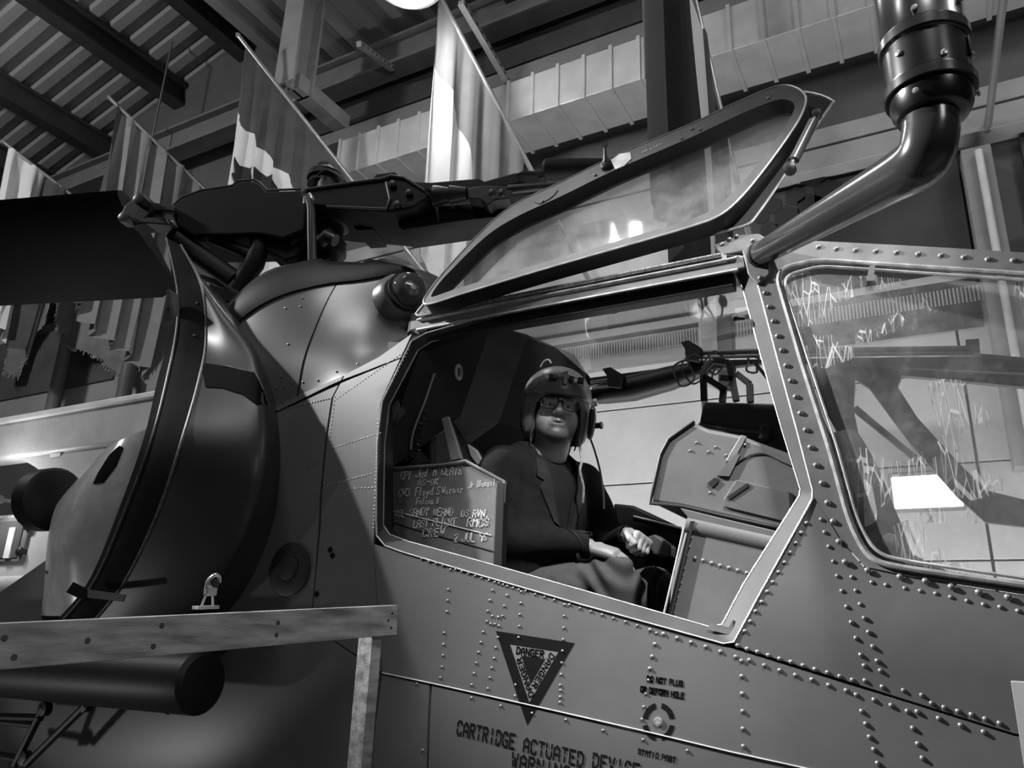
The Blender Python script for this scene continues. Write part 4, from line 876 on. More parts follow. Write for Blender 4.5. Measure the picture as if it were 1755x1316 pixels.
# beacon
bc = onY(708, 507, -.21)
b = MB(); b.lathe(bc+np.array((-.07, 0, 0)), (1, -.55, .15), [(-.02, .11), (.03, .100), (.045, .088)], 24); bcn = b.build('beacon_base', M_skin2, heli)
b = MB(); b.lathe(bc+np.array((-.02, -.02, .012)), (1, -.55, .15), [(0, .082), (.012, .084), (.014, .074)], 24); b.build('beacon_ring', M_seal, bcn)
gm = bpy.data.materials.new('beacon_glass'); gm.use_nodes = True; g_ = gm.node_tree.nodes['Principled BSDF']
g_.inputs['Base Color'].default_value = (.35, .35, .35, 1); g_.inputs['Roughness'].default_value = .05; g_.inputs['Transmission Weight'].default_value = .85; g_.inputs['IOR'].default_value = 1.2
b = MB(); b.lathe(bc+np.array((-.012, -.022, .014)), (1, -.55, .15), [(0, .074), (.03, .072), (.055, .058), (.072, .036), (.08, .002)], 24); b.build('beacon_lens', gm, bcn)
b = MB(); b.lathe(bc+np.array((-.01, -.02, .012)), (1, -.55, .15), [(0, .03), (.03, .03), (.045, .012)], 12); b.build('beacon_bulb', mat('bulb_metal', .5, .2, metal=.7), bcn)
b = MB(); b.tube([onY(709, 542, -.2), onY(704, 572, -.28)], .014, 10); b.build('drain_tube', M_frame, heli)
# ================================================================== open canopy door
PHI = math.radians(112)
dpt = np.array((ra[0], hy-.006, zr_+.022)); dv = np.array((0, -math.cos(PHI), math.sin(PHI)))   # up the opened door
dn = np.array((0, math.sin(PHI), math.cos(PHI)))                                                    # door normal
if dn@(CAM-dpt) < 0: dn = -dn                                                                       # inner face looks at the camera side
DH = .058
def dP(px, py, h): return onP(px, py, dpt+dn*h, dn)
fo = smoothpath([(726, 516), (742, 490), (768, 458), (826, 396), (880, 351), (960, 313), (1050, 269), (1180, 214), (1270, 172), (1330, 148), (1362, 149), (1381, 166), (1374, 196), (1350, 235), (1310, 290), (1270, 338), (1235, 368), (1190, 386), (1100, 413), (950, 456), (800, 501), (740, 520)], 4, True)
fi = smoothpath([(739, 507), (752, 486), (776, 460), (834, 404), (888, 370), (962, 336), (1052, 292), (1180, 237), (1270, 195), (1328, 172), (1352, 172), (1362, 182), (1354, 202), (1334, 232), (1296, 284), (1256, 330), (1222, 358), (1182, 376), (1092, 403), (944, 446), (794, 491), (750, 506)], 4, True)
O1 = [dP(x, y, DH) for x, y in fo]; I1 = [dP(x, y, DH) for x, y in fi]
O0 = [q-dn*DH for q in O1]; I0 = [q-dn*DH for q in I1]
cen = sum(O0)/len(O0)
def loop(L): return L+[L[0]]
b = MB(); b.grid([loop(O1), loop(I1)]); door = b.build('canopy_door', mat('door_face_paint', .12, .4, var=.15, scale=14., dirt=.25), heli, angle=60)
b = MB(); b.grid([loop(O0), loop(O1)]); b.build('door_outer_wall', M_seal, door)
b = MB(); b.grid([loop(I1), loop(I0)]); b.build('door_inner_wall', M_seal, door)
b = MB(); b.tube(loop(O1), .0035, 6); b.build('door_face_edge', M_edge, door)
# outer skin flange
flp = [dP(x, y, 0) for x, y in smoothpath([(717, 541), (727, 520), (760, 478), (830, 405), (890, 356), (1060, 276), (1280, 178), (1345, 158), (1395, 160), (1426, 172), (1424, 180), (1395, 222), (1340, 308), (1298, 368), (1282, 384), (1250, 394), (1150, 419), (950, 476), (800, 519)], 3, True)]
b = MB(); b.patch([(q[0], (q-dpt)@dv) for q in flp], lambda x, l, o: np.array((x, dpt[1], dpt[2]))+dv*l+dn*(o-.001), holes=[[(q[0], (q-dpt)@dv) for q in I0]], step=.08, thick=.006); b.build('door_flange', M_seal, door)
b = MB(); b.tube(loop(flp), .0042, 6); b.build('flange_edge', M_edge, door)
b = MB(); b.patch([(q[0], (q-dpt)@dv) for q in I0], lambda x, l, o: np.array((x, dpt[1], dpt[2]))+dv*l+dn*(o+.004), step=.12, thick=.005); b.build('door_pane', M_glass, door, angle=30)
# door furniture
dd = lambda x, y, h=DH+.002: dP(x, y, h)
b = MB(); a = dd(1400, 196, .05); c = dd(1354, 288, .03); m_ = a+(c-a)*.5
b.tube([a, a+(c-a)*.12, a+(c-a)*.14, a+(c-a)*.86, a+(c-a)*.88, c], [.008, .008, .016, .016, .009, .009], 12); stt = b.build('door_strut', mat('strut_drab', .16, .3, metal=.4), door)
b = MB(); b.lathe(c-np.array((0, .02, .004)), (0, 1, 0), [(0, .008), (.004, .018), (.03, .018), (.036, .01)], 12); b.build('strut_end', M_rotor2, stt); b = MB(); b.lathe(a-np.array((0, .015, 0)), (0, 1, 0), [(0, .006), (.002, .014), (.03, .014)], 10); b.build('strut_end', M_rotor2, stt)
b = MB(); b.tube([dd(1288, 342, .003), dd(1330, 285, .003)], .006, 8); b.build('strut_guide', M_rotor2, door)
b = MB(); a = dd(1040, 285); b.lathe(a, dn, [(0, .022), (.012, .022), (.02, .012)], 14); b.tube([a+dn*.012, dd(1037, 262, .07), dd(1036, 250, .07)], [.012, .006, .005], 8); b.box(dd(1036, 249, .07), (.018, .012, .012)); b.build('door_latch', M_rotor2, door)
b = MB(); b.patch([(q[0], (q-dpt)@dv) for q in [dd(x, y) for x, y in ((1046, 276), (1062, 264), (1080, 261), (1082, 272), (1070, 284), (1055, 290))]], lambda x, l, o: np.array((x, dpt[1], dpt[2]))+dv*l+dn*(DH+.003+o), step=.05, thick=.003); b.build('latch_plate', M_edge, door)
for px, py in ((1186, 221), (1200, 222), (1168, 237), (1317, 168), (930, 345), (1020, 300)):
    b = MB(); b.lathe(dd(px, py), dn, [(0, .006), (.003, .005), (.005, .001)], 8); b.build('screw', M_riv, door)
f_ = lambda px, py: (lambda o, ux: (lambda u, v: o+ux*u+dv*v))(dd(px, py, DH+.002), (dd(px+30, py-13, DH+.002)-dd(px, py, DH+.002))/np.linalg.norm(dd(px+30, py-13, DH+.002)-dd(px, py, DH+.002)))
b = write('OR LIFT 1', f_(1100, 262), .008, .007, .0016, pitch=.011); b.build('door_lettering', M_chalk, door, smooth=False)
b = MB(); b.tube(smoothpath([dd(x, y) for x, y in ((915, 345), (925, 349), (945, 338), (956, 326))], 4), .0016, 5); b.build('scuff_line', M_seal, door)
# ================================================================== sensor boom
ba = side(1302, 436, .02)
bend = D(1598, 268, 1.52); tp = D(1606, 190, 1.55); tp2 = D(1600, 40, 1.60)
axis = np.array((0.02, 0, 1.)); axis /= np.linalg.norm(axis)
L1 = bend-ba; base_ = bend+np.array((0, 0, .0))
pth = [ba, ba+L1*.3, ba+L1*.7, ba+L1*.86]+smoothpath([ba+L1*.90, bend+np.array((-.012, .01, .012)), bend+np.array((.004, 0, .06))], 5)+[bend+np.array((.008, 0, .10)), bend+np.array((.012, 0, .16))]
rr_ = [.034, .039, .047, .051]+[.053]*11+[.053, .053]
b = MB(); b.tube(pth, rr_, 20); bm_ = b.build('sensor_boom', mat('boom_paint', .035, .2, var=.12, spec=.8), heli, angle=60)
hb = bend+np.array((.012, 0, .085))
b = MB(); b.lathe(hb, axis, [(0, .054), (.004, .066), (.02, .074), (.05, .077), (.052, .081), (.075, .083), (.077, .079), (.16, .079), (.162, .083), (.19, .084), (.195, .080), (.30, .081), (.42, .081), (.44, .065)], 28); hs = b.build('sensor_housing', mat('housing_black', .006, .25, var=.3, spec=.8), bm_)
for h_, r_ in ((.06, .0835), (.175, .0845)):
    b = MB(); b.lathe(hb+axis*h_, axis, [(-.012, r_), (-.010, r_+.002), (.010, r_+.002), (.012, r_)], 28); b.build('clamp_band', mat('band_dark_metal', .05, .25, metal=.7), hs)
for i, (h_, an) in enumerate(((.09, -1.2), (.11, -.2), (.125, -2.2), (.21, -1.7), (.23, -.5), (.015, -.3), (.02, -1.9), (.30, -1.1))):
    q = hb+axis*h_+np.array((math.cos(an), math.sin(an), 0))*.080; b = MB(); b.lathe(q, (math.cos(an), math.sin(an), 0), [(0, .007), (.005, .006), (.006, .001)], 8); b.build('screw', M_riv, hs)
b = MB(); an = -.35; q = hb+axis*.125+np.array((math.cos(an), math.sin(an), 0))*.081; b.box(q, (.004, .012, .045)); b.build('inspection_slot', M_black, hs, bevel=.002)
b = MB(); b.lathe(ba-L1/np.linalg.norm(L1)*.012, L1, [(0, .02), (.005, .038), (.02, .038), (.022, .031)], 16); b.build('boom_flange', M_rotor2, bm_)
# ================================================================== engine intake fairing
def XP(L): return [onX(px, py, x) for px, py, x in L]
bandR = XP([(310, 420, -1.74), (345, 490, -1.44), (353, 580, -1.33), (340, 655, -1.17), (310, 760, -1.05), (270, 880, -1.14), (215, 995, -1.30), (165, 1060, -1.46)])
bandL = XP([(285, 408, -1.84), (303, 490, -1.58), (303, 560, -1.46), (287, 645, -1.29), (262, 745, -1.18), (222, 855, -1.28), (165, 990, -1.46), (110, 1060, -1.64)])
inner = XP([(290, 440, -1.90), (298, 500, -1.66), (292, 570, -1.54), (270, 650, -1.37), (248, 745, -1.26), (210, 855, -1.36), (155, 990, -1.54), (100, 1060, -1.72)])
att = [side(x, y, -.012) for x, y in ((370, 500), (425, 560), (462, 640), (478, 720), (482, 800), (470, 900), (425, 1010), (370, 1075))]
mid = [.5*(p+q) for p, q in zip(bandR, att)]
for i, (px, py) in enumerate(((348, 480), (392, 540), (432, 610), (448, 700), (446, 800), (410, 915), (350, 1010), (290, 1070))):
    mid[i] = onY(px, py, (-.48, -.50, -.545, -.61, -.65, -.65, -.64, -.63)[i])
q1 = [a*.5+c*.5+np.array((0, -.012, 0)) for a, c in zip(bandR, mid)]; q2 = [a*.5+c*.5+np.array((.01, -.03, .0)) for a, c in zip(mid, att)]
M_int = mat('intake_paint', .04, .38, var=.12, spec=.35)
R_ = [smoothpath(r, 6) for r in (bandR, q1, mid, q2, att)]
C_ = [smoothpath([r[i] for r in R_], 5) for i in range(len(R_[0]))]
b = MB(); b.grid([[c[j] for c in C_] for j in range(len(C_[0]))]); fair = b.build('intake_fairing', M_int, heli, angle=70)
A = smoothpath(bandR, 6); B = smoothpath(bandL, 6); Cc = smoothpath(inner, 6)
b = MB(); b.grid([A, [.5*(p+q)+np.array((0, -.006, 0)) for p, q in zip(A, B)], B, Cc]); ib = b.build('intake_band', mat('band_dark', .012, .85, var=.2, scale=20, dirt=.4, spec=.1), heli, angle=70)
b = MB(); b.tube(A, .006, 6); b.build('band_bead', mat('bead_worn', .09, .5, var=.6, scale=60), ib)
b = MB(); b.tube(B, .005, 6); b.build('band_bead', mat('bead_worn', .16), ib)
bvi = bvh_of([ib])
for px, py in ((333, 575), (330, 700), (300, 800), (283, 880), (338, 520), (250, 930)):
    h = hit(bvi, px, py, .001)
    if h is not None: b = MB(); b.lathe(h[0], h[1], [(0, .008), (.003, .006), (.004, .001)], 8); b.build('band_bolt', M_rotor2, ib)
b = MB(); b.prism([onX(x, y, -1.50) for x, y in ((290, 495), (305, 505), (312, 560), (305, 575), (297, 530))], (-.02, 0, 0)); b.build('lip_tab', M_frame, ib, smooth=False)
bvf = bvh_of([fair])
sc_ = [(345, 622), (385, 628), (438, 640), (450, 668), (458, 692), (440, 694), (415, 676), (380, 665), (352, 664)]
def onto(bv, pts, off, fall):
    def fn(px, py, o):
        h = hit(bv, px, py, off)
        return h[0] if h is not None else fall
    return fn
f0 = hit(bvf, 400, 650)[0]
b = MB(); b.patch(sc_, onto(bvf, sc_, .003, f0), step=7.); b.build('fairing_vent', mat('gap_black', .006), fair, angle=80)
b = MB(); b.tube([hit(bvf, x, y, .003)[0] for x, y in sc_[:5] if hit(bvf, x, y) is not None], .004, 6); b.build('vent_edge', mat('bead_worn', .16), fair)
# rear engine cowl shell (pale, glossy)
sR = XP([(264, 730, -1.47), (243, 790, -1.44), (214, 860, -1.44), (189, 930, -1.47), (167, 990, -1.52), (148, 1056, -1.58)])
sM = XP([(200, 768, -1.62), (163, 830, -1.60), (138, 890, -1.62), (120, 940, -1.66), (113, 990, -1.71), (105, 1056, -1.78)])
sL = XP([(132, 826, -1.98), (99, 862, -1.97), (85, 905, -1.97), (79, 950, -2.02), (76, 1000, -2.08), (70, 1056, -2.14)])
sB = [q+np.array((-.3, .22, -.02)) for q in sL]
for q in sM: q[1] -= .03
R_ = [smoothpath(r, 6) for r in (sR, sM, sL, sB)]; C_ = [smoothpath([r[i] for r in R_], 6) for i in range(len(R_[0]))]
b = MB(); b.grid([[c[j] for c in C_] for j in range(len(C_[0]))]); shell = b.build('engine_cowl', mat('engine_cowl_paint', .62, .2, var=.2, scale=7., spec=.8, dirt=.3), heli, angle=70)
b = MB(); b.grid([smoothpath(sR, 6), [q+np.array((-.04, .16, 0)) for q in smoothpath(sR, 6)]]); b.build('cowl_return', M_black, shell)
bvs = bvh_of([shell])
b = MB(); b.patch([(205, 764), (213, 768), (200, 800), (178, 828), (160, 830), (168, 812), (188, 780)], onto(bvs, None, .003, hit(bvs, 185, 800)[0]), step=6.); b.build('cowl_slot', mat('gap_black', .006), shell, angle=80)
b = MB(); c = onX(96, 855, -2.35); b.lathe(c, (-1, 0, 0), [(0, .13), (.01, .145), (.1, .145), (.11, .1)], 28); b.build('exhaust_duct', mat('pod_black', .006), heli)
b = MB(); b.span(onX(120, 1006, -1.55), onX(152, 1022, -1.50), .008, .04); b.lathe(onX(130, 1012, -1.54), (.6, -1, 0), [(0, .012), (.008, .012)], 10); b.build('cowl_latch', M_black, shell, smooth=False)
p0 = onY(152, 1014, -.78); b = MB(); b.prism([onY(x, y, -.78) for x, y in ((150, 1010), (214, 1019), (210, 1031), (150, 1024))], (0, .006, 0)); b.build('intake_tag', mat('tag_grey', .09, .5), ib, smooth=False)
b = MB(); b.prism([onX(x, y, -1.9) for x, y in ((82, 978), (110, 974), (110, 980), (84, 984))], (-.02, 0, 0)); b.build('cowl_handle', M_black, shell, smooth=False)
# stub wing pod in the shade under the cowl, with braces
b = MB(); b.lathe((-.92, -.66, 1.47), (-1, -.02, -.01), [(0, .02), (.005, .085), (.02, .10), (1.6, .10), (1.62, .08)], 26); pod = b.build('weapon_pod', mat('pod_black', .006, .8, spec=.2), heli)
b = MB(); b.span((-1.0, -.55, 1.60), (-2.3, -.55, 1.60), .22, .05); b.build('stub_wing', mat('wing_dark', .05, .5), heli, bevel=.015)
for a, c in (((148, 1208), (45, 1310)), ((75, 1212), (25, 1312)), ((0, 1228), (70, 1230)), ((0, 1236), (60, 1242)), ((30, 1300), (-20, 1290))):
    b = MB(); b.tube([onY(*a, -.62), onY(*c, -.62)], .014, 8); b.build('pod_brace', M_black, pod)
for px, py in ((70, 1215), (140, 1208), (35, 1300)):
    b = MB(); c = onY(px, py, -.63); b.lathe(c, (0, 1, 0), [(0, .01), (.003, .026), (.03, .026), (.034, .01)], 10); b.build('brace_joint', M_black, pod)
b = MB(); b.tube([onY(220, 1208, -.5), onY(270, 1210, -.5), onY(290, 1218, -.5)], .014, 8); b.build('step_bracket', M_black, heli)
# ================================================================== rotor
HUB = np.array((-1.30, .03, 3.80)); AZ = math.radians(198)
rd = np.array((math.cos(AZ), math.sin(AZ), 0)); rn = np.array((-rd[1], rd[0], 0))
if rn@(CAM-HUB) < 0: rn = -rn
rotor = heli
def rP(px, py, o): return onP(px, py, HUB+rn*o, rn)
def rprof(pts, o, t, name, m=M_rotor, parent=None, bev=.006):
    b = MB(); b.prism([rP(x, y, o) for x, y in pts], -rn*t); return b.build(name, m, parent or heli, smooth=False, bevel=bev)
def rtube(pts, o, r, name, m=M_rotor, parent=None, n=12):
    b = MB(); b.tube([rP(x, y, o) for x, y in pts], r, n); return b.build(name, m, parent or heli)
# main blade (airfoil section, nose towards the camera, tail edge lower)
le0 = HUB+rd*1.18+rn*.12; ch = -rn*.68+np.array((0, 0, -.30))
cz_ = np.cross(ch/np.linalg.norm(ch), rd); cz_ = cz_ if cz_[2] > 0 else -cz_
prof = [(1., 0.), (.7, .028), (.35, .055), (.12, .05), (.03, .026), (0, 0), (.03, -.022), (.12, -.036), (.35, -.036), (.7, -.016)]
b = MB(); b.grid([[le0+rd*l+ch*u*k+cz_*v for u, v in prof] for l, k in ((-.02, .9), (.12, 1.), (2., 1.), (5., 1.))], closed=True)
nn = len(prof); b.add([le0-rd*.02+ch*u*.9+cz_*v for u, v in prof], [tuple(range(nn))]); b.add([le0+rd*5.+ch*u+cz_*v for u, v in prof], [tuple(range(nn))])
blade = b.build('rotor_blade', M_rotor, heli, angle=35)
# blade root fitting
rprof([(204, 372), (214, 352), (232, 338), (250, 334), (262, 346), (298, 352), (298, 362), (262, 360), (250, 372), (285, 372), (292, 385), (250, 382), (222, 386)], .20, .10, 'blade_root_fitting', M_rotor2, blade)
for px, py in ((240, 341), (214, 373)):
    b = MB(); b.lathe(rP(px, py, .24), rn, [(-.05, .03), (0, .032), (.012, .032), (.016, .02)], 6); b.build('root_bolt', mat('bolt_steel', .12, .3, metal=.6), blade)
grip = rprof([(294, 352), (312, 338), (345, 326), (398, 318), (408, 311), (436, 309), (446, 314), (458, 327), (516, 325), (526, 345), (520, 395), (485, 409), (448, 402), (430, 402), (330, 404), (302, 386), (296, 372)], .16, .30, 'blade_grip', M_rotor, None, .012)
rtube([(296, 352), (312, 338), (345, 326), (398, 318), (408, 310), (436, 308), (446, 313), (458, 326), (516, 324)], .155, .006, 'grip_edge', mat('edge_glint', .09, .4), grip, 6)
rprof([(448, 398), (520, 392), (520, 420), (505, 440), (488, 446), (470, 436), (452, 428)], .12, .22, 'lower_grip', M_rotor, grip, .01)
rtube([(300, 405), (345, 440), (405, 482)], .1, .05, 'drag_link', M_rotor, grip)
rtube([(365, 408), (400, 424), (438, 440)], .1, .03, 'pitch_horn', M_rotor, grip)
rtube([(440, 400), (446, 425), (436, 452), (415, 482), (405, 500)], .1, [.04, .045, .05, .045, .05], 'horn_strut', M_rotor, grip)
rprof([(340, 468), (382, 482), (384, 492), (372, 490), (345, 478)], .05, .03, 'horn_bracket', M_rotor2, grip)
rprof([(356, 480), (450, 478), (440, 500), (400, 520), (362, 516)], -.05, .2, 'swash_block', M_rotor, None, .01)
rtube([(527, 336), (530, 345), (533, 360), (534, 400), (535, 452)], .22, [.016, .016, .020, .022, .022], 'pitch_link', mat('link_metal', .07, .35, metal=.3), None)
rtube([(523, 350), (524, 338), (530, 334), (535, 342)], .22, .012, 'link_hook', mat('link_pale', .4, .3, metal=.4), None)
# mast and hub
b = MB(); b.lathe((HUB[0], HUB[1], 3.2), (0, 0, 1), [(0, .07), (.2, .07), (.21, .10), (.27, .10), (.28, .075), (.36, .075), (.37, .11), (.43, .11), (.45, .09), (.6, .09)], 20); mast = b.build('rotor_mast', M_rotor2, heli)
for k in range(8):
    t = k*math.pi/4; b = MB(); b.lathe(np.array((HUB[0], HUB[1], 3.60))+np.array((math.cos(t), math.sin(t), 0))*.11, (math.cos(t), math.sin(t), 0), [(-.02, .022), (.02, .022), (.024, .012)], 6); b.build('mast_nut', M_rotor2, mast)
rtube([(500, 418), (515, 407), (535, 406), (556, 412)], .12, .016, 'scissor_arm', M_rotor2, mast)
rtube([(548, 416), (560, 405), (575, 412)], .15, [.03, .035, .03], 'scissor_joint', M_rotor2, mast)
b = MB(); c = rP(557, 302, 0); b.lathe(c-np.array((0, 0, .09)), (0, 0, 1), [(0, .07), (.03, .085), (.06, .075), (.065, .09), (.10, .085), (.13, .05), (.15, .045), (.155, .01)], 14); hub = b.build('hub_cap', M_rotor, heli)
b = MB(); b.tube(smoothpath([rP(x, y, .1) for x, y in ((545, 300), (560, 292), (578, 300), (590, 312))], 4), .008, 6); b.tube(smoothpath([rP(x, y, .08) for x, y in ((574, 294), (585, 303), (595, 315))], 4), .006, 6); b.build('hub_wiring', M_rotor2, hub)
yoke = rprof([(516, 325), (540, 322), (656, 306), (670, 301), (692, 304), (728, 326), (735, 332), (730, 342), (706, 356), (672, 362), (560, 354), (522, 350)], .18, .36, 'rotor_yoke', M_rotor, None, .01)
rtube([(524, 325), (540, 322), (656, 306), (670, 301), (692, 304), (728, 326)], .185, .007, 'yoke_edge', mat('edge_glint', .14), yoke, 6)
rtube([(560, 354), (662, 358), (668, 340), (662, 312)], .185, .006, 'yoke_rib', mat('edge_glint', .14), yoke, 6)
rprof([(636, 308), (645, 298), (676, 294), (684, 300), (690, 306), (660, 306)], .0, .12, 'yoke_top_lug', M_rotor, yoke)
rprof([(600, 358), (640, 362), (640, 392), (612, 394), (596, 380)], .0, .2, 'hub_lower_block', M_rotor, yoke)
# right-hand side: grips, brace, damper
gr2 = rprof([(700, 310), (738, 312), (820, 305), (830, 310), (880, 296), (930, 292), (934, 302), (905, 312), (826, 326), (760, 328), (735, 328)], -.02, .2, 'blade_grip', M_rotor, None, .008)
rprof([(682, 374), (704, 358), (760, 350), (848, 344), (905, 350), (850, 372), (790, 378), (690, 393), (682, 388)], .08, .2, 'lower_grip', M_rotor, gr2, .008)
rtube([(744, 336), (748, 336), (770, 334), (772, 334), (800, 332)], .14, [.05, .05, .035, .045, .03], 'brace_barrel', M_rotor2, gr2, 16)
rprof([(800, 322), (822, 318), (872, 318), (878, 326), (872, 340), (846, 344), (836, 352), (824, 342), (802, 340)], .16, .14, 'brace_clevis', M_rotor2, gr2)
rtube([(870, 326), (930, 320), (1010, 318)], .14, [.024, .018, .018], 'drag_brace', M_rotor2, gr2)
rtube([(880, 333), (940, 328), (1005, 326)], .10, .014, 'drag_brace', M_rotor, gr2)
rtube([(930, 292), (936, 291), (1000, 289), (1050, 288)], .02, [.03, .055, .05, .045], 'damper', M_rotor, gr2, 16)
rprof([(884, 298), (895, 292), (915, 292), (922, 300)], .05, .1, 'damper_bracket', M_rotor, gr2)
b = MB()
for px, py in ((672, 315), (700, 330), (680, 350), (843, 330), (860, 330)): b.lathe(rP(px, py, .19), rn, [(-.01, .018), (.004, .018), (.008, .008)], 10)
b.build('hub_bolts', M_rotor2, yoke, kind='stuff')
# ================================================================== wooden barrier
M_wood = mat('pine_wood', .48, .6, var=.5, scale=7., bump=.3, bscale=40, stretch=(6., .8, 6.), dirt=.2)
A0 = D(675, 1062, 2.18); A1 = D(-160, 1118, 1.27)
hgt = .080
A1[2] = A1[2]; dirw = A1-A0
bar_ = thing('wooden_barrier', 'rough pine barrier with a post and top board in front of the helicopter', 'barrier', (A0[0], A0[1], 0))
b = MB(); b.span(A0-dirw/np.linalg.norm(dirw)*.0, A1, .028, hgt); rb_ = b.build('top_board', M_wood, bar_, smooth=False, bevel=.002)
pdir = dirw/np.linalg.norm(dirw); off_ = np.array((pdir[1], -pdir[0], 0)); off_ = off_ if off_@(np.array((0, 1., 0))+np.array((-.5, 0, 0))) > 0 else -off_
pc = A0+pdir*.055+off_*.032
b = MB(); b.span((pc[0]+.0, pc[1], 0), (pc[0]+.0, pc[1], A0[2]-.01), .055, .036, (pdir[0], pdir[1], .001)); b.build('post', M_wood, bar_, smooth=False, bevel=.002)
pc2 = A1+off_*.032; b = MB(); b.span((pc2[0], pc2[1], 0), (pc2[0], pc2[1], A1[2]-.01), .055, .036, (pdir[0], pdir[1], .001)); b.build('post', M_wood, bar_, smooth=False, bevel=.002)
nrm = -off_
for u, v in ((.02, .018), (.02, -.02), (.032, .0), (.36, .012), (.36, -.016), (.62, .02), (.63, -.02), (.75, .0), (.86, -.02), (.88, .014)):
    q = A0+dirw*u+nrm*.0145+np.array((0, 0, v)); b = MB(); b.lathe(q, nrm, [(0, .004 if u < .1 else .0062), (.0006, .003)], 8); b.build('screw' if u < .1 else 'knot', M_seal if u < .1 else mat('knot_brown', .09, .7), rb_)
# padlock hasp standing on the board, on its little block
lt = A0+dirw*.36; tz = hgt/2
q = A0+(A1-A0)*.40
pb = D(352, 1046, np.dot(q-CAM, FW)); q = np.array((pb[0], pb[1], q[2]+tz))
b = MB(); b.span(q-pdir*.028+np.array((0, 0, .004)), q+pdir*.028+np.array((0, 0, .004)), .026, .008)
b.build('wood_block', M_wood, label='thin little pine offcut lying on the barrier top board', cat='wood block', bevel=.001)
pk = thing('padlock', 'steel padlock with raised shackle standing on the barrier board', 'padlock', q+np.array((0, 0, .008)))
b = MB(); b.tube([q+np.array((0, 0, .008))+pdir*.012, q+np.array((0, 0, .036))+pdir*.004], .0028, 6); b.tube([q+np.array((0, 0, .008))-pdir*.018, q+np.array((0, 0, .036))-pdir*.012], .0028, 6); b.build('hasp', M_edge, pk)
b = MB(); b.box(q+np.array((0, 0, .042))-pdir*.006, (.016, .03, .024)); b.build('lock_body', mat('lock_steel', .45, .35, metal=.6), pk, bevel=.004)
b = MB(); b.box(q+np.array((0, 0, .058))-pdir*.012, (.016, .02, .02)); b.build('lock_cap', M_seal, pk, bevel=.003)
b = MB(); b.tube(smoothpath([q+np.array((0, 0, z))+pdir*d for z, d in ((.05, .006), (.066, .004), (.078, -.010), (.074, -.024), (.06, -.026))], 5), .0045, 8); b.build('shackle', mat('lock_bright', .6, .3, metal=.6), pk)
# grey notice at the right edge
s0 = D(1731, 1166, 1.3); s1 = D(1731, 1330, 1.27); rx = np.array((.9, -.42, 0)); rx /= np.linalg.norm(rx)
sg = thing('notice_board', 'plain pale notice board cut off by the right edge of the picture', 'sign', (s0[0]+.18, s0[1]-.08, 0))
b = MB(); b.prism([s0, s0+rx*.4, s0+rx*.4-np.array((0, 0, .42)), s0-np.array((0, 0, .42))], np.array((.42, .9, 0))*.012); b.build('board', mat('notice_pale', .2, .5, var=.06), sg, smooth=False, bevel=.002)
b = MB(); pp = s0+rx*.2+np.array((.42, .9, 0))*.03; b.tube([(pp[0], pp[1], 0), (pp[0], pp[1], s0[2]-.05)], .018, 10); b.build('post', M_steel, sg)
b = MB(); b.box((pp[0], pp[1], .01), (.3, .3, .02)); b.build('base', M_steel, sg, bevel=.004)
# ================================================================== the man in the pilot's seat
def v3(*a): return np.array(a, float)
def smin(a, b, k):
    h = np.maximum(k-np.abs(a-b), 0)/k; return np.minimum(a, b)-h*h*k*.25
def smax(a, b, k): return -smin(-a, -b, k)
def sph(P, c, r): return np.sqrt(((P-np.asarray(c))**2).sum(-1))-r
def ell(P, c, r, R=None):
    Q = P-np.asarray(c)
    if R is not None: Q = Q@R
    r = np.asarray(r); k0 = np.sqrt(((Q/r)**2).sum(-1)); k1 = np.sqrt(((Q/(r*r))**2).sum(-1))
    return k0*(k0-1)/np.maximum(k1, 1e-6)
def cone(P, a, b, ra, rb):
    a = np.asarray(a); b = np.asarray(b); ba = b-a; t = np.clip(((P-a)@ba)/(ba@ba), 0, 1)
    return np.sqrt(((P-a-t[..., None]*ba)**2).sum(-1))-(ra+(rb-ra)*t)
def rbox(P, c, h, r, R):
    Q = np.abs((P-np.asarray(c))@R)-np.asarray(h)+r
    return np.sqrt((np.maximum(Q, 0)**2).sum(-1))+np.minimum(Q.max(-1), 0)-r
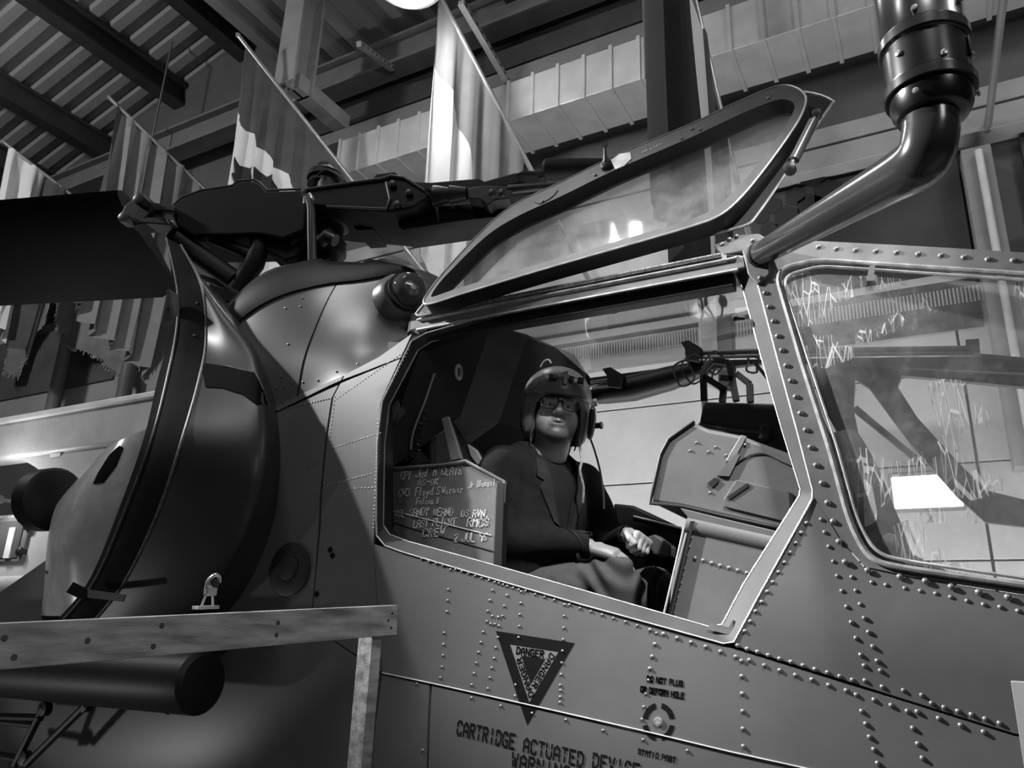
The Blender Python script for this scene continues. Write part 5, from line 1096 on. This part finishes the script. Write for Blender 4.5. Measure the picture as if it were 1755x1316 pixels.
def surf(fn, lo, hi, res, blk=16):
    lo = np.array(lo, float); n = np.ceil((np.array(hi)-lo)/res).astype(int)+1
    G = np.ones(n, np.float32)
    for i in range(0, n[0], blk):
        for j in range(0, n[1], blk):
            for k in range(0, n[2], blk):
                e = np.minimum((i+blk, j+blk, k+blk), n); s = np.array((i, j, k))
                c = lo+(s+e)/2*res; d = fn(c[None, :])[0]
                R = np.linalg.norm((e-s)*res)/2
                if abs(d) > R*1.25+.012: G[i:e[0], j:e[1], k:e[2]] = np.sign(d); continue
                I = np.stack(np.meshgrid(*[np.arange(s[q], e[q]) for q in range(3)], indexing='ij'), -1)
                G[i:e[0], j:e[1], k:e[2]] = fn((lo+I*res).reshape(-1, 3)).reshape(I.shape[:3])
    m = G < 0
    cs = np.zeros(n-1, np.int8)
    for a in (0, 1):
        for b in (0, 1):
            for c in (0, 1): cs += m[a:n[0]-1+a, b:n[1]-1+b, c:n[2]-1+c]
    act = np.argwhere((cs > 0) & (cs < 8)); idx = -np.ones(n-1, np.int64); idx[tuple(act.T)] = np.arange(len(act))
    acc = np.zeros((len(act), 3)); cnt = np.zeros(len(act))
    cor = [(a, b, c) for a in (0, 1) for b in (0, 1) for c in (0, 1)]
    for p in cor:
        for ax in range(3):
            if p[ax]: continue
            q = list(p); q[ax] = 1
            A = G[act[:, 0]+p[0], act[:, 1]+p[1], act[:, 2]+p[2]]; B = G[act[:, 0]+q[0], act[:, 1]+q[1], act[:, 2]+q[2]]
            x = (A < 0) != (B < 0); t = np.where(x, A/(A-B+1e-12), 0); pt = np.tile(np.array(p, float), (len(act), 1)); pt[:, ax] += t
            acc[x] += pt[x]; cnt[x] += 1
    V = lo+(act+acc/cnt[:, None])*res
    F_ = []
    for ax in range(3):
        u, w = [(1, 2), (2, 0), (0, 1)][ax]
        sl = [slice(None)]*3; sl2 = [slice(None)]*3; sl[ax] = slice(0, n[ax]-1); sl2[ax] = slice(1, n[ax])
        E = np.argwhere(m[tuple(sl)] != m[tuple(sl2)])
        E = E[(E[:, u] > 0) & (E[:, w] > 0) & (E[:, u] < n[u]-1) & (E[:, w] < n[w]-1)]
        flip = m[tuple(E.T)]
        du = np.zeros(3, int); du[u] = 1; dw = np.zeros(3, int); dw[w] = 1
        q = [idx[tuple((E-a*du-b*dw).T)] for a, b in ((0, 0), (1, 0), (1, 1), (0, 1))]
        Q = np.stack(q, 1); Q[~flip] = Q[~flip][:, ::-1]; F_.append(Q)
    Fq = np.concatenate(F_); Fq = Fq[(Fq >= 0).all(1)]
    return V, Fq
def sdf_obj(name, fn, lo, hi, res, m, parent):
    V, Q = surf(fn, lo, hi, res); me = bpy.data.meshes.new(name); org = ORG[parent.name]
    me.from_pydata((V-org).tolist(), [], Q.tolist()); me.materials.append(m); me.polygons.foreach_set('use_smooth', [True]*len(me.polygons))
    o = bpy.data.objects.new(name, me); COL.objects.link(o); o.parent = parent; ORG[o.name] = org; return o
HC = D(953, 709, 2.76)
def rotm(yaw, pitch, roll):
    return np.array(Matrix.Rotation(yaw, 3, 'Z') @ Matrix.Rotation(-pitch, 3, 'Y') @ Matrix.Rotation(roll, 3, 'X'))
HR = rotm(math.radians(-57), math.radians(5), math.radians(-5.0))    # columns: forward, left, up
def hw(x, y, z): return HC+HR@v3(x, y, z)
SC = v3(.005, -.095, 2.212)
TA = math.radians(-30); tf = v3(math.cos(TA), math.sin(TA), 0); tl = v3(-math.sin(TA), math.cos(TA), 0); tz3 = v3(0, 0, 1)
lean = .10                                                                       # torso leans back a little
TR = np.stack((tf, tl, tz3), 1)
PEL = v3(-.10, -.08, 1.74)
shR = SC-tl*.175+v3(-.01, 0, -.02); shL = SC+tl*.175+v3(-.01, 0, -.035)
elR = D(872, 925, 2.56); wrR = D(1006, 935, 2.50)
elL = v3(.16, .15, 1.96); wrL = D(1078, 918, 2.58)
hdR_t = D(1075, 948, 2.45); hdL_t = D(1116, 940, 2.50)
hipR = PEL+v3(.03, -.10, .03); hipL = PEL+v3(.05, .10, .03); knR = D(1052, 992, 2.46); knL = D(1122, 1012, 2.62)
knR[2] += .0; anR = knR+v3(.05, .02, -.43); anL = knL+v3(.05, 0, -.43)
def hand_parts(w, d, nrm, lat_sign, curl, spread=.019):
    """palm + four fingers + thumb; d: direction of the hand, nrm: side the fingers curl to"""
    d = d/np.linalg.norm(d); nrm = nrm-d*(nrm@d); nrm /= np.linalg.norm(nrm); lat = np.cross(d, nrm)*lat_sign
    R = np.stack((d, lat, nrm), 1); out = [('box', w+d*.05, (.045, .038, .014), .012, R)]
    def rot(v, a): return v*math.cos(a)+nrm*math.sin(a)
    for i, (ln_, rr) in enumerate(((.9, .0092), (1., .0096), (.95, .0092), (.78, .0082))):
        p = w+d*(.088-.004*abs(i-1))+lat*(1.5-i)*spread; a = 0; dirv = d+lat*(1.5-i)*.05
        for s, c_ in zip((.042, .027, .021), curl):
            a += c_; q = p+(dirv*math.cos(a)+nrm*math.sin(a))*s*ln_; out.append(('cone', p, q, rr*1.03, rr*.95)); p = q
    p = w+d*.025+lat*.034; q = p+d*.035+lat*.016+nrm*.012; r = q+d*.028-lat*.004+nrm*.014; s = r+d*.022-lat*.012+nrm*.008
    out += [('cone', p, q, .014, .0115), ('cone', q, r, .0115, .0105), ('cone', r, s, .0105, .009)]
    return out
# right hand rests palm down on the right thigh, left hand is a loose fist beside it
dR = hdR_t-wrR; dR[2] -= .015
HRp = hand_parts(wrR+dR/np.linalg.norm(dR)*.01, dR, v3(0, .35, -1.), 1, (.35, .55, .45))
dL = v3(.75, -.55, -.18)
HLp = hand_parts(wrL+v3(.005, -.012, -.004), dL, v3(-.15, -.5, -1.), -1, (1.25, 1.5, 1.0), .0195)
def hands(P, parts, k=.010):
    d = None; palm = None
    for h in parts:
        e = rbox(P, h[1], h[2], h[3], h[4]) if h[0] == 'box' else cone(P, *h[1:])
        if d is None: d = e
        else: d = smin(d, e, k*.5)
    return d
def f_head(P):
    L = (P-HC)@HR
    ex = lambda c, r: ell(L, c, r)
    d = ex((-.018, 0, .045), (.098, .076, .088))
    d = smin(d, ex((.018, 0, -.030), (.073, .066, .085)), .03)
    d = smin(d, ex((.030, 0, -.082), (.057, .066, .044)), .03)
    d = smin(d, ex((.066, 0, -.106), (.026, .032, .020)), .025)
    for s in (-1, 1):
        d = smin(d, ex((.046, .041*s, -.040), (.036, .031, .038)), .025)
        d = smax(d, -ex((.100, .032*s, .000), (.019, .018, .012)), .014)
        d = smin(d, cone(L, (.082, .012*s, .024), (.076, .050*s, .022), .011, .009), .014)
    d = smin(d, cone(L, (.090, 0, .012), (.110, 0, -.028), .0085, .0135), .014)
    for s in (-1, 1): d = smin(d, sph(L, (.099, .013*s, -.034), .0092), .008)
    d = smin(d, ex((.080, 0, -.062), (.020, .030, .018)), .012)
    d = smin(d, cone(L, (.0895, -.020, -.0640), (.0975, 0, -.0610), .0042, .0058), .006); d = smin(d, cone(L, (.0895, .020, -.0640), (.0975, 0, -.0610), .0042, .0058), .006)
    d = smin(d, cone(L, (.088, -.016, -.0755), (.088, .016, -.0750), .0058, .0058), .006)
    d = smax(d, -cone(L, (.098, -.022, -.0690), (.098, .022, -.0690), .0022, .0022), .004)
    d = smin(d, cone(P, hw(-.02, 0, -.06), SC+v3(-.02, .0, -.04), .067, .072), .02)
    return d
def near(P, c, r, fn):       # exact only close by, a bound elsewhere
    d = np.sqrt(((P-c)**2).sum(-1))-r+.03; k = d < .05
    if k.any(): d[k] = fn(P[k])
    return d
def f_body(P):
    d = near(P, hw(0, 0, -.04), .24, f_head)
    t = cone(P, SC+v3(-.03, 0, -.12), PEL, .09, .10); d = np.minimum(d, t)
    d = smin(d, cone(P, shR, elR, .045, .038), .02); d = smin(d, cone(P, elR, wrR, .038, .027), .02); d = smin(d, near(P, wrR+(hdR_t-wrR)*.9, .15, lambda q: hands(q, HRp)), .012)
    d = smin(d, cone(P, shL, elL, .045, .038), .02); d = smin(d, cone(P, elL, wrL, .038, .027), .02); d = smin(d, near(P, wrL+v3(.05, -.04, -.02), .15, lambda q: hands(q, HLp)), .012)
    for h, k, a in ((hipR, knR, anR), (hipL, knL, anL)):
        d = smin(d, cone(P, h, k, .07, .05), .02); d = smin(d, cone(P, k, a, .05, .035), .02); d = smin(d, cone(P, a, a+v3(.18, 0, -.03), .035, .03), .01)
    return d
def skin_mat():
    m = mat('skin', .36, .45, var=.05, scale=18., bump=.08, bscale=160); nt = m.node_tree; b = nt.nodes['Principled BSDF']
    tc = nt.nodes.new('ShaderNodeTexCoord'); src = b.inputs['Base Color'].links[0].from_socket
    # beard stubble, brows and lips lie in fixed places of the head: distances in the object's own space
    org = ORG['person']
    def blob(c, r, soft):
        g = nt.nodes.new('ShaderNodeVectorMath'); g.operation = 'DISTANCE'; g.inputs[1].default_value = tuple(hw(*c)-org); nt.links.new(tc.outputs['Object'], g.inputs[0])
        k = nt.nodes.new('ShaderNodeMapRange'); k.inputs[1].default_value = r; k.inputs[2].default_value = r-soft; nt.links.new(g.outputs['Value'], k.inputs[0]); return k.outputs[0]
    def dark(src, fac, v):
        n = nt.nodes.new('ShaderNodeMix'); n.data_type = 'RGBA'; n.inputs[7].default_value = (v, v, v, 1); nt.links.new(fac, n.inputs[0]); nt.links.new(src, n.inputs[6]); return n.outputs[2]
    def mul(a, f):
        n = nt.nodes.new('ShaderNodeMath'); n.operation = 'MULTIPLY'; n.inputs[1].default_value = f; nt.links.new(a, n.inputs[0]); return n.outputs[0]
    for c, r, s, v, f in (((.080, 0, -.104), .050, .018, .055, .85), ((.055, .045, -.095), .045, .03, .09, .7), ((.055, -.045, -.095), .045, .03, .09, .7), ((.100, .014, -.052), .018, .010, .07, .75), ((.100, -.014, -.052), .018, .010, .07, .75),
                          ((.092, .028, .026), .014, .006, .05, .85), ((.092, -.028, .026), .014, .006, .05, .85), ((.088, .042, .024), .011, .006, .05, .8), ((.088, -.042, .024), .011, .006, .05, .8), ((.094, 0, -.0755), .015, .006, .15, .8), ((.094, .010, -.0665), .012, .006, .15, .8), ((.094, -.010, -.0665), .012, .006, .15, .8)):
        src = dark(src, mul(blob(c, r, s), f), v)
    nt.links.new(src, b.inputs['Base Color']); b.inputs['Subsurface Weight'].default_value = .08; b.inputs['Subsurface Radius'].default_value = (.01, .006, .004)
    return m
man = thing('person', 'seated person in dark jacket, flight helmet and glasses, hands on knees, looking out', 'person', (PEL[0], PEL[1], 1.76))
body = sdf_obj('body', f_body, np.minimum(np.minimum(PEL, elR), elL)-v3(.16, .16, .52), v3(.72, .36, 2.60), .0032, skin_mat(), man)
body['label'] = 'face with stubble beard, bare hands'
# ---- clothing
def folds(P, a=.004, f=22.):
    return a*(np.sin(P[:, 0]*f+P[:, 2]*f*1.7+2*np.sin(P[:, 1]*f*.8)) + .6*np.sin(P[:, 1]*f*1.9-P[:, 2]*f*.9+1.3*np.sin(P[:, 0]*f*1.3)))
def torso(P, g=0.):
    d = ell(P, SC+v3(-.02, 0, -.12), (.128+g, .175+g, .20+g), TR)
    d = smin(d, ell(P, SC+v3(-.03, 0, -.34), (.135+g, .170+g, .19+g), TR), .08)
    d = smin(d, cone(P, shR+tl*.02, shL-tl*.02, .066+g, .066+g), .06)
    d = smin(d, cone(P, SC+v3(-.04, 0, .03)-tl*.03, SC+v3(-.04, 0, .03)+tl*.03, .068+g, .068+g), .06)
    return d
def vneck(P):       # open V of the jacket: wedge in front
    Q = P-SC; y = Q@tl-.004; z = Q@tz3; x = Q@tf
    w = np.clip((z+.30)/.34, 0, 1)*.075
    return np.maximum(np.maximum(np.abs(y)-w, -x-.0), -(z+.30))
neck_c = hw(-.025, 0, -.13)
def f_jacket(P):
    d = torso(P, .006)
    d = smax(d, -vneck(P), .008)
    nk = cone(P, hw(-.02, 0, -.06), SC+v3(-.03, 0, .0), .076, .082); d = smax(d, -nk, .01)
    a = cone(P, shR, elR, .073, .060); a = smin(a, cone(P, elR, wrR-(wrR-elR)*.02, .060, .044), .03); d = smin(d, a, .035)
    a = cone(P, shL, elL, .073, .058); a = smin(a, cone(P, elL, wrL-(wrL-elL)*.05, .058, .043), .03); d = smin(d, a, .035)
    # hollow cuffs
    for e, w in ((elR, wrR), (elL, wrL)):
        u = (w-e)/np.linalg.norm(w-e); t = (P-w)@u; pl = np.sqrt(np.maximum(((P-w)**2).sum(-1)-t*t, 0))
        d = smax(d, -np.maximum(pl-.036, np.abs(t-.02)-.05), .004); d = smax(d, np.where(pl < .07, t-.012, -1), .004)
    # collar roll at the back of the neck
    c0 = SC+v3(-.035, 0, .055)
    pts = [c0+tf*(.050)-tl*.080-v3(0, 0, .035), c0-tf*.02-tl*.088, c0-tf*.075-tl*.045+v3(0, 0, .012), c0-tf*.085+v3(0, 0, .014), c0-tf*.075+tl*.045+v3(0, 0, .012), c0-tf*.02+tl*.088, c0+tf*.05+tl*.080-v3(0, 0, .035)]
    for i in range(6): d = smin(d, cone(P, pts[i], pts[i+1], .017, .017), .012)
    return d+folds(P, .0022, 26.)+.0035*np.sin((P@(elR-shR))*170)*np.exp(-((P-elR)**2).sum(-1)/.010)
M_jk = mat('jacket_wool', .014, .9, var=.2, scale=40., bump=.35, bscale=260, spec=.15)
lo_ = np.minimum(np.minimum(shR, elR), PEL)-.14; hi_ = np.maximum(np.maximum(shL, wrR), wrL)+.13; hi_[2] = SC[2]+.14; lo_[2] = PEL[2]-.10
jk = sdf_obj('jacket', f_jacket, lo_, hi_, .0045, M_jk, man)
sdf_obj('shirt', lambda P: smax(torso(P, -.010), -cone(P, hw(-.02, 0, -.06), SC+v3(-.02, 0, .01), .071, .078), .006), lo_, hi_, .005, mat('shirt_dark', .014, .85, spec=.2, bump=.2, bscale=200), man)
# lapels laid on the jacket front
def march(p, d, fn):
    p = p.copy()
    for _ in range(60):
        s = fn(p[None, :])[0]
        if s < .0008: break
        p = p+d*max(s*.8, .0005)
    return p
def chest(y, z, off): 
    p = march(SC+tl*(y+.004)+tz3*z+tf*.35, -tf, f_jacket); return p+tf*(.006+off)
for s in (-1, 1):
    b = MB(); b.patch([(s*.074, .03), (s*.020, -.26), (s*.012, -.30), (s*.040, -.22), (s*.098, -.085), (s*.082, -.065), (s*.106, -.05), (s*.096, .02)], lambda y, z, o: chest(y, z, o), step=.02, thick=.006)
    b.build('lapel', mat('lapel_wool', .024, .85, var=.2, scale=40., bump=.35, bscale=260, spec=.2), jk, angle=70)
b = MB(); b.lathe(chest(-.012, -.315, .002), tf, [(0, .010), (.003, .010), (.004, .006)], 14); b.build('button', M_seal, jk)
b = MB(); pth = [chest(y, z, .004) for y, z in ((.035, .0), (.030, -.06), (.026, -.13), (.018, -.20), (.02, -.24))]
b.grid([[q-tl*.009 for q in pth], [q+tl*.009 for q in pth]]); b.build('neck_lanyard', mat('lanyard_grey', .30, .7), man)
def f_trousers(P):
    d = cone(P, hipR, knR, .098, .070); d = smin(d, cone(P, knR, anR, .072, .055), .03)
    e = cone(P, hipL, knL, .098, .070); e = smin(e, cone(P, knL, anL, .072, .055), .03)
    d = smin(d, e, .02); d = smin(d, ell(P, PEL, (.15, .17, .11), TR), .06)
    g = np.exp(-((P-knR)**2).sum(-1)/.020)
    return d+folds(P, .0025, 24.)+.010*g*np.sin((P@v3(.5, -.2, 1.))*70+3*np.sin(P[:, 0]*26)+2*np.sin(P[:, 1]*30))
lo2 = np.minimum(np.minimum(PEL, anR), anL)-.17; hi2 = np.maximum(np.maximum(knR, knL), anL)+.12
sdf_obj('trousers', f_trousers, lo2, hi2, .0045, mat('trouser_cotton', .085, .85, var=.15, scale=25., bump=.4, bscale=300), man)
for a in (anR, anL):
    sdf_obj('shoe', lambda P: np.maximum(smin(ell(P, a+v3(.06, 0, -.02), (.14, .05, .04)), ell(P, a+v3(.0, 0, .02), (.06, .048, .06)), .03), -(P[:, 2]-(a[2]-.05))), a-v3(.12, .1, .1), a+v3(.25, .1, .12), .006, M_seal, man)
# ---- eyes, glasses
for s in (-1, 1):
    b = MB(); b.lathe(hw(.0675, .032*s, .001), HR[:, 0], [(-.011, .004), (-.006, .0105), (0, .0122), (.006, .0105), (.0095, .007), (.0118, .002)], 16); e_ = b.build('eye', mat('eye_white', .55, .2), man)
    b = MB(); b.lathe(hw(.0770, .032*s, .001), HR[:, 0], [(0, .0058), (.002, .005), (.003, .001)], 14); b.build('iris', M_seal, e_)
def frame_loop(s):
    pts = [(.111, s*.010, .012), (.110, s*.030, .0145), (.103, s*.056, .012), (.099, s*.063, .004), (.099, s*.060, -.012), (.104, s*.048, -.020), (.109, s*.028, -.022), (.1115, s*.013, -.017), (.112, s*.008, -.004)]
    return [hw(p[0]+.001, p[1]*1.05, p[2]*1.18) for p in pts]
GLS = MB()
gl_o = thing('glasses_holder', None, None, (0, 0, 0)) if False else None
b = MB(); L_ = smoothpath(frame_loop(1), 5, True); b.tube(L_+[L_[0]], .0022, 8); L_ = smoothpath(frame_loop(-1), 5, True); b.tube(L_+[L_[0]], .0022, 8)
b.tube([hw(.1115, .009, .004), hw(.1125, 0, .007), hw(.1115, -.009, .004)], .0022, 8)
for s in (-1, 1): b.tube([hw(.099, s*.062, .006), hw(.06, s*.078, .006), hw(.0, s*.082, .0)], .002, 6)
gls = b.build('glasses', mat('glasses_black', .008, .3), man)
GM = glass('spectacle_lens', .92, .02, .05, 0, 1.2)
for s in (-1, 1):
    L_ = smoothpath(frame_loop(s), 4, True); c = sum(L_)/len(L_); b = MB(); b.add([c+HR[:, 0]*.001]+L_, [(0, 1+i, 1+(i+1) % len(L_)) for i in range(len(L_))]); b.build('lens', GM, gls)
# ---- helmet
def f_helm(P):
    L = (P-HC)@HR
    d = ell(L, (-.018, 0, .050), (.132, .116, .118))
    d = smin(d, ell(L, (-.045, 0, -.02), (.105, .112, .11)), .04)
    for s in (-1, 1): d = smin(d, ell(L, (-.005, s*.088, -.030), (.058, .036, .078)), .03)
    inn = ell(L, (-.018, 0, .045), (.116, .092, .112)); inn = smin(inn, ell(L, (-.03, 0, -.07), (.12, .084, .12)), .04)
    d = smax(d, -inn, .006)
    face = rbox(L, (.16, 0, -.085), (.14, .082, .116), .05, np.eye(3)); d = smax(d, -face, .008)
    d = smax(d, -(L[:, 2]+.115), .01)
    # brow roll and visor housing shell
    v = ell(L, (-.016, 0, .062), (.142, .126, .116)); v = smax(v, -ell(L, (-.02, 0, .05), (.130, .112, .122)), .003)
    v = np.maximum(np.maximum(v, .036-.25*(L[:, 0]-.1)-L[:, 2]), -(L[:, 0]+.01)); d = smin(d, v, .006)
    return d
M_hl = mat('helmet_drab', .15, .32, var=.15, scale=14., spec=.6, dirt=.2)
c0 = HC
helm = sdf_obj('flight_helmet', f_helm, HC-.21, HC+.21, .0036, M_hl, man)
helm['label'] = 'drab flight helmet with raised visor housing'
b = MB(); pts = [hw(.128, y, .105-abs(y)*.25) for y in (-.070, -.03, 0, .03, .070)]; b.tube([hw(.112, -.074, .070)]+pts+[hw(.112, .074, .070)], .0030, 6); b.build('visor_track', mat('track_metal', .45, .3, metal=.5), helm)
for y, w_ in ((-.035, .03), (.03, .016), (.062, .022)):
    b = MB(); b.box(hw(.126, y, .085), (.016, w_, .022), HR); b.build('visor_knob_block', M_seal, helm, bevel=.003)
b = MB(); b.lathe(hw(.132, -.030, .086), HR[:, 0], [(0, .009), (.008, .009), (.012, .004)], 12); b.build('visor_knob', M_hl, helm)
b = MB(); b.box(hw(.131, .008, .085), (.012, .014, .05), HR); b.build('visor_rail', M_hl, helm, bevel=.002)
b = MB(); b.tube(smoothpath([hw(*p) for p in ((.02, -.075, .165), (.03, -.065, .185), (.045, -.05, .187), (.055, -.04, .17))], 5), .003, 6); b.build('helmet_wire', mat('wire_pale', .5, .3), helm)
# sight reticle arm hanging at his left temple, chin strap, cords
b = MB(); b.tube(smoothpath([hw(*p) for p in ((.055, .118, .030), (.075, .128, .0), (.085, .128, -.05), (.075, .122, -.098), (.06, .112, -.09), (.058, .112, -.03), (.055, .118, .03))], 5), .0042, 8); b.build('sight_arm', mat('arm_bright', .55, .25, metal=.6), helm)
b = MB(); b.box(hw(.060, .120, -.040), (.028, .018, .10), HR); b.build('sight_arm_body', M_seal, helm, bevel=.006)
b = MB(); b.lathe(hw(.075, .128, -.055), HR@v3(.5, .9, 0), [(0, .010), (.022, .010), (.024, .0125), (.03, .0125), (.031, .006)], 14); b.build('sight_knob', M_seal, helm)
b = MB(); b.lathe(hw(.092, .152, -.0552), HR@v3(.5, .9, 0), [(0, .010), (.004, .009)], 14); b.build('sight_knob_face', mat('knob_pale', .6, .3), helm)
b = MB(); b.lathe(hw(.062, .122, .035), HR@v3(.3, .9, .2), [(0, .014), (.012, .014), (.016, .006)], 12); b.build('sight_pivot', mat('arm_bright', .55), helm)
def strapmesh(pts, w, name, m, par):
    P_ = smoothpath(pts, 5); b = MB(); t = HR@v3(1, 0, 0)*w/2; b.grid([[q-t for q in P_], [q+t for q in P_]]); o = b.build(name, m, par); md = o.modifiers.new('solid', 'SOLIDIFY'); md.thickness = .004; return o
strapmesh([hw(.05, -.080, .01), hw(.045, -.086, -.05), hw(.03, -.086, -.11), hw(.02, -.080, -.15)], .02, 'chin_strap', mat('strap_leather', .05, .6), helm)
strapmesh([hw(.05, .080, .01), hw(.048, .084, -.05), hw(.045, .080, -.10), hw(.04, .075, -.14)], .024, 'chin_strap', mat('strap_black', .02, .7), helm)
b = MB(); b.tube(smoothpath([hw(.05, .085, -.10), D(994, 768, 2.66), D(997, 790, 2.62), D(994, 806, 2.60), D(1000, 835, 2.58), D(999, 862, 2.57)], 6), .0045, 8); b.build('helmet_cord', mat('cord_pale', .28, .5, var=.5, scale=60), helm)
b = MB(); b.tube(smoothpath([hw(.065, .118, -.095), D(1020, 775, 2.68), D(1029, 810, 2.66), D(1034, 845, 2.64), D(1035, 872, 2.62)], 6), .0035, 8); b.build('helmet_cord', mat('cord_dark', .04, .4), helm)
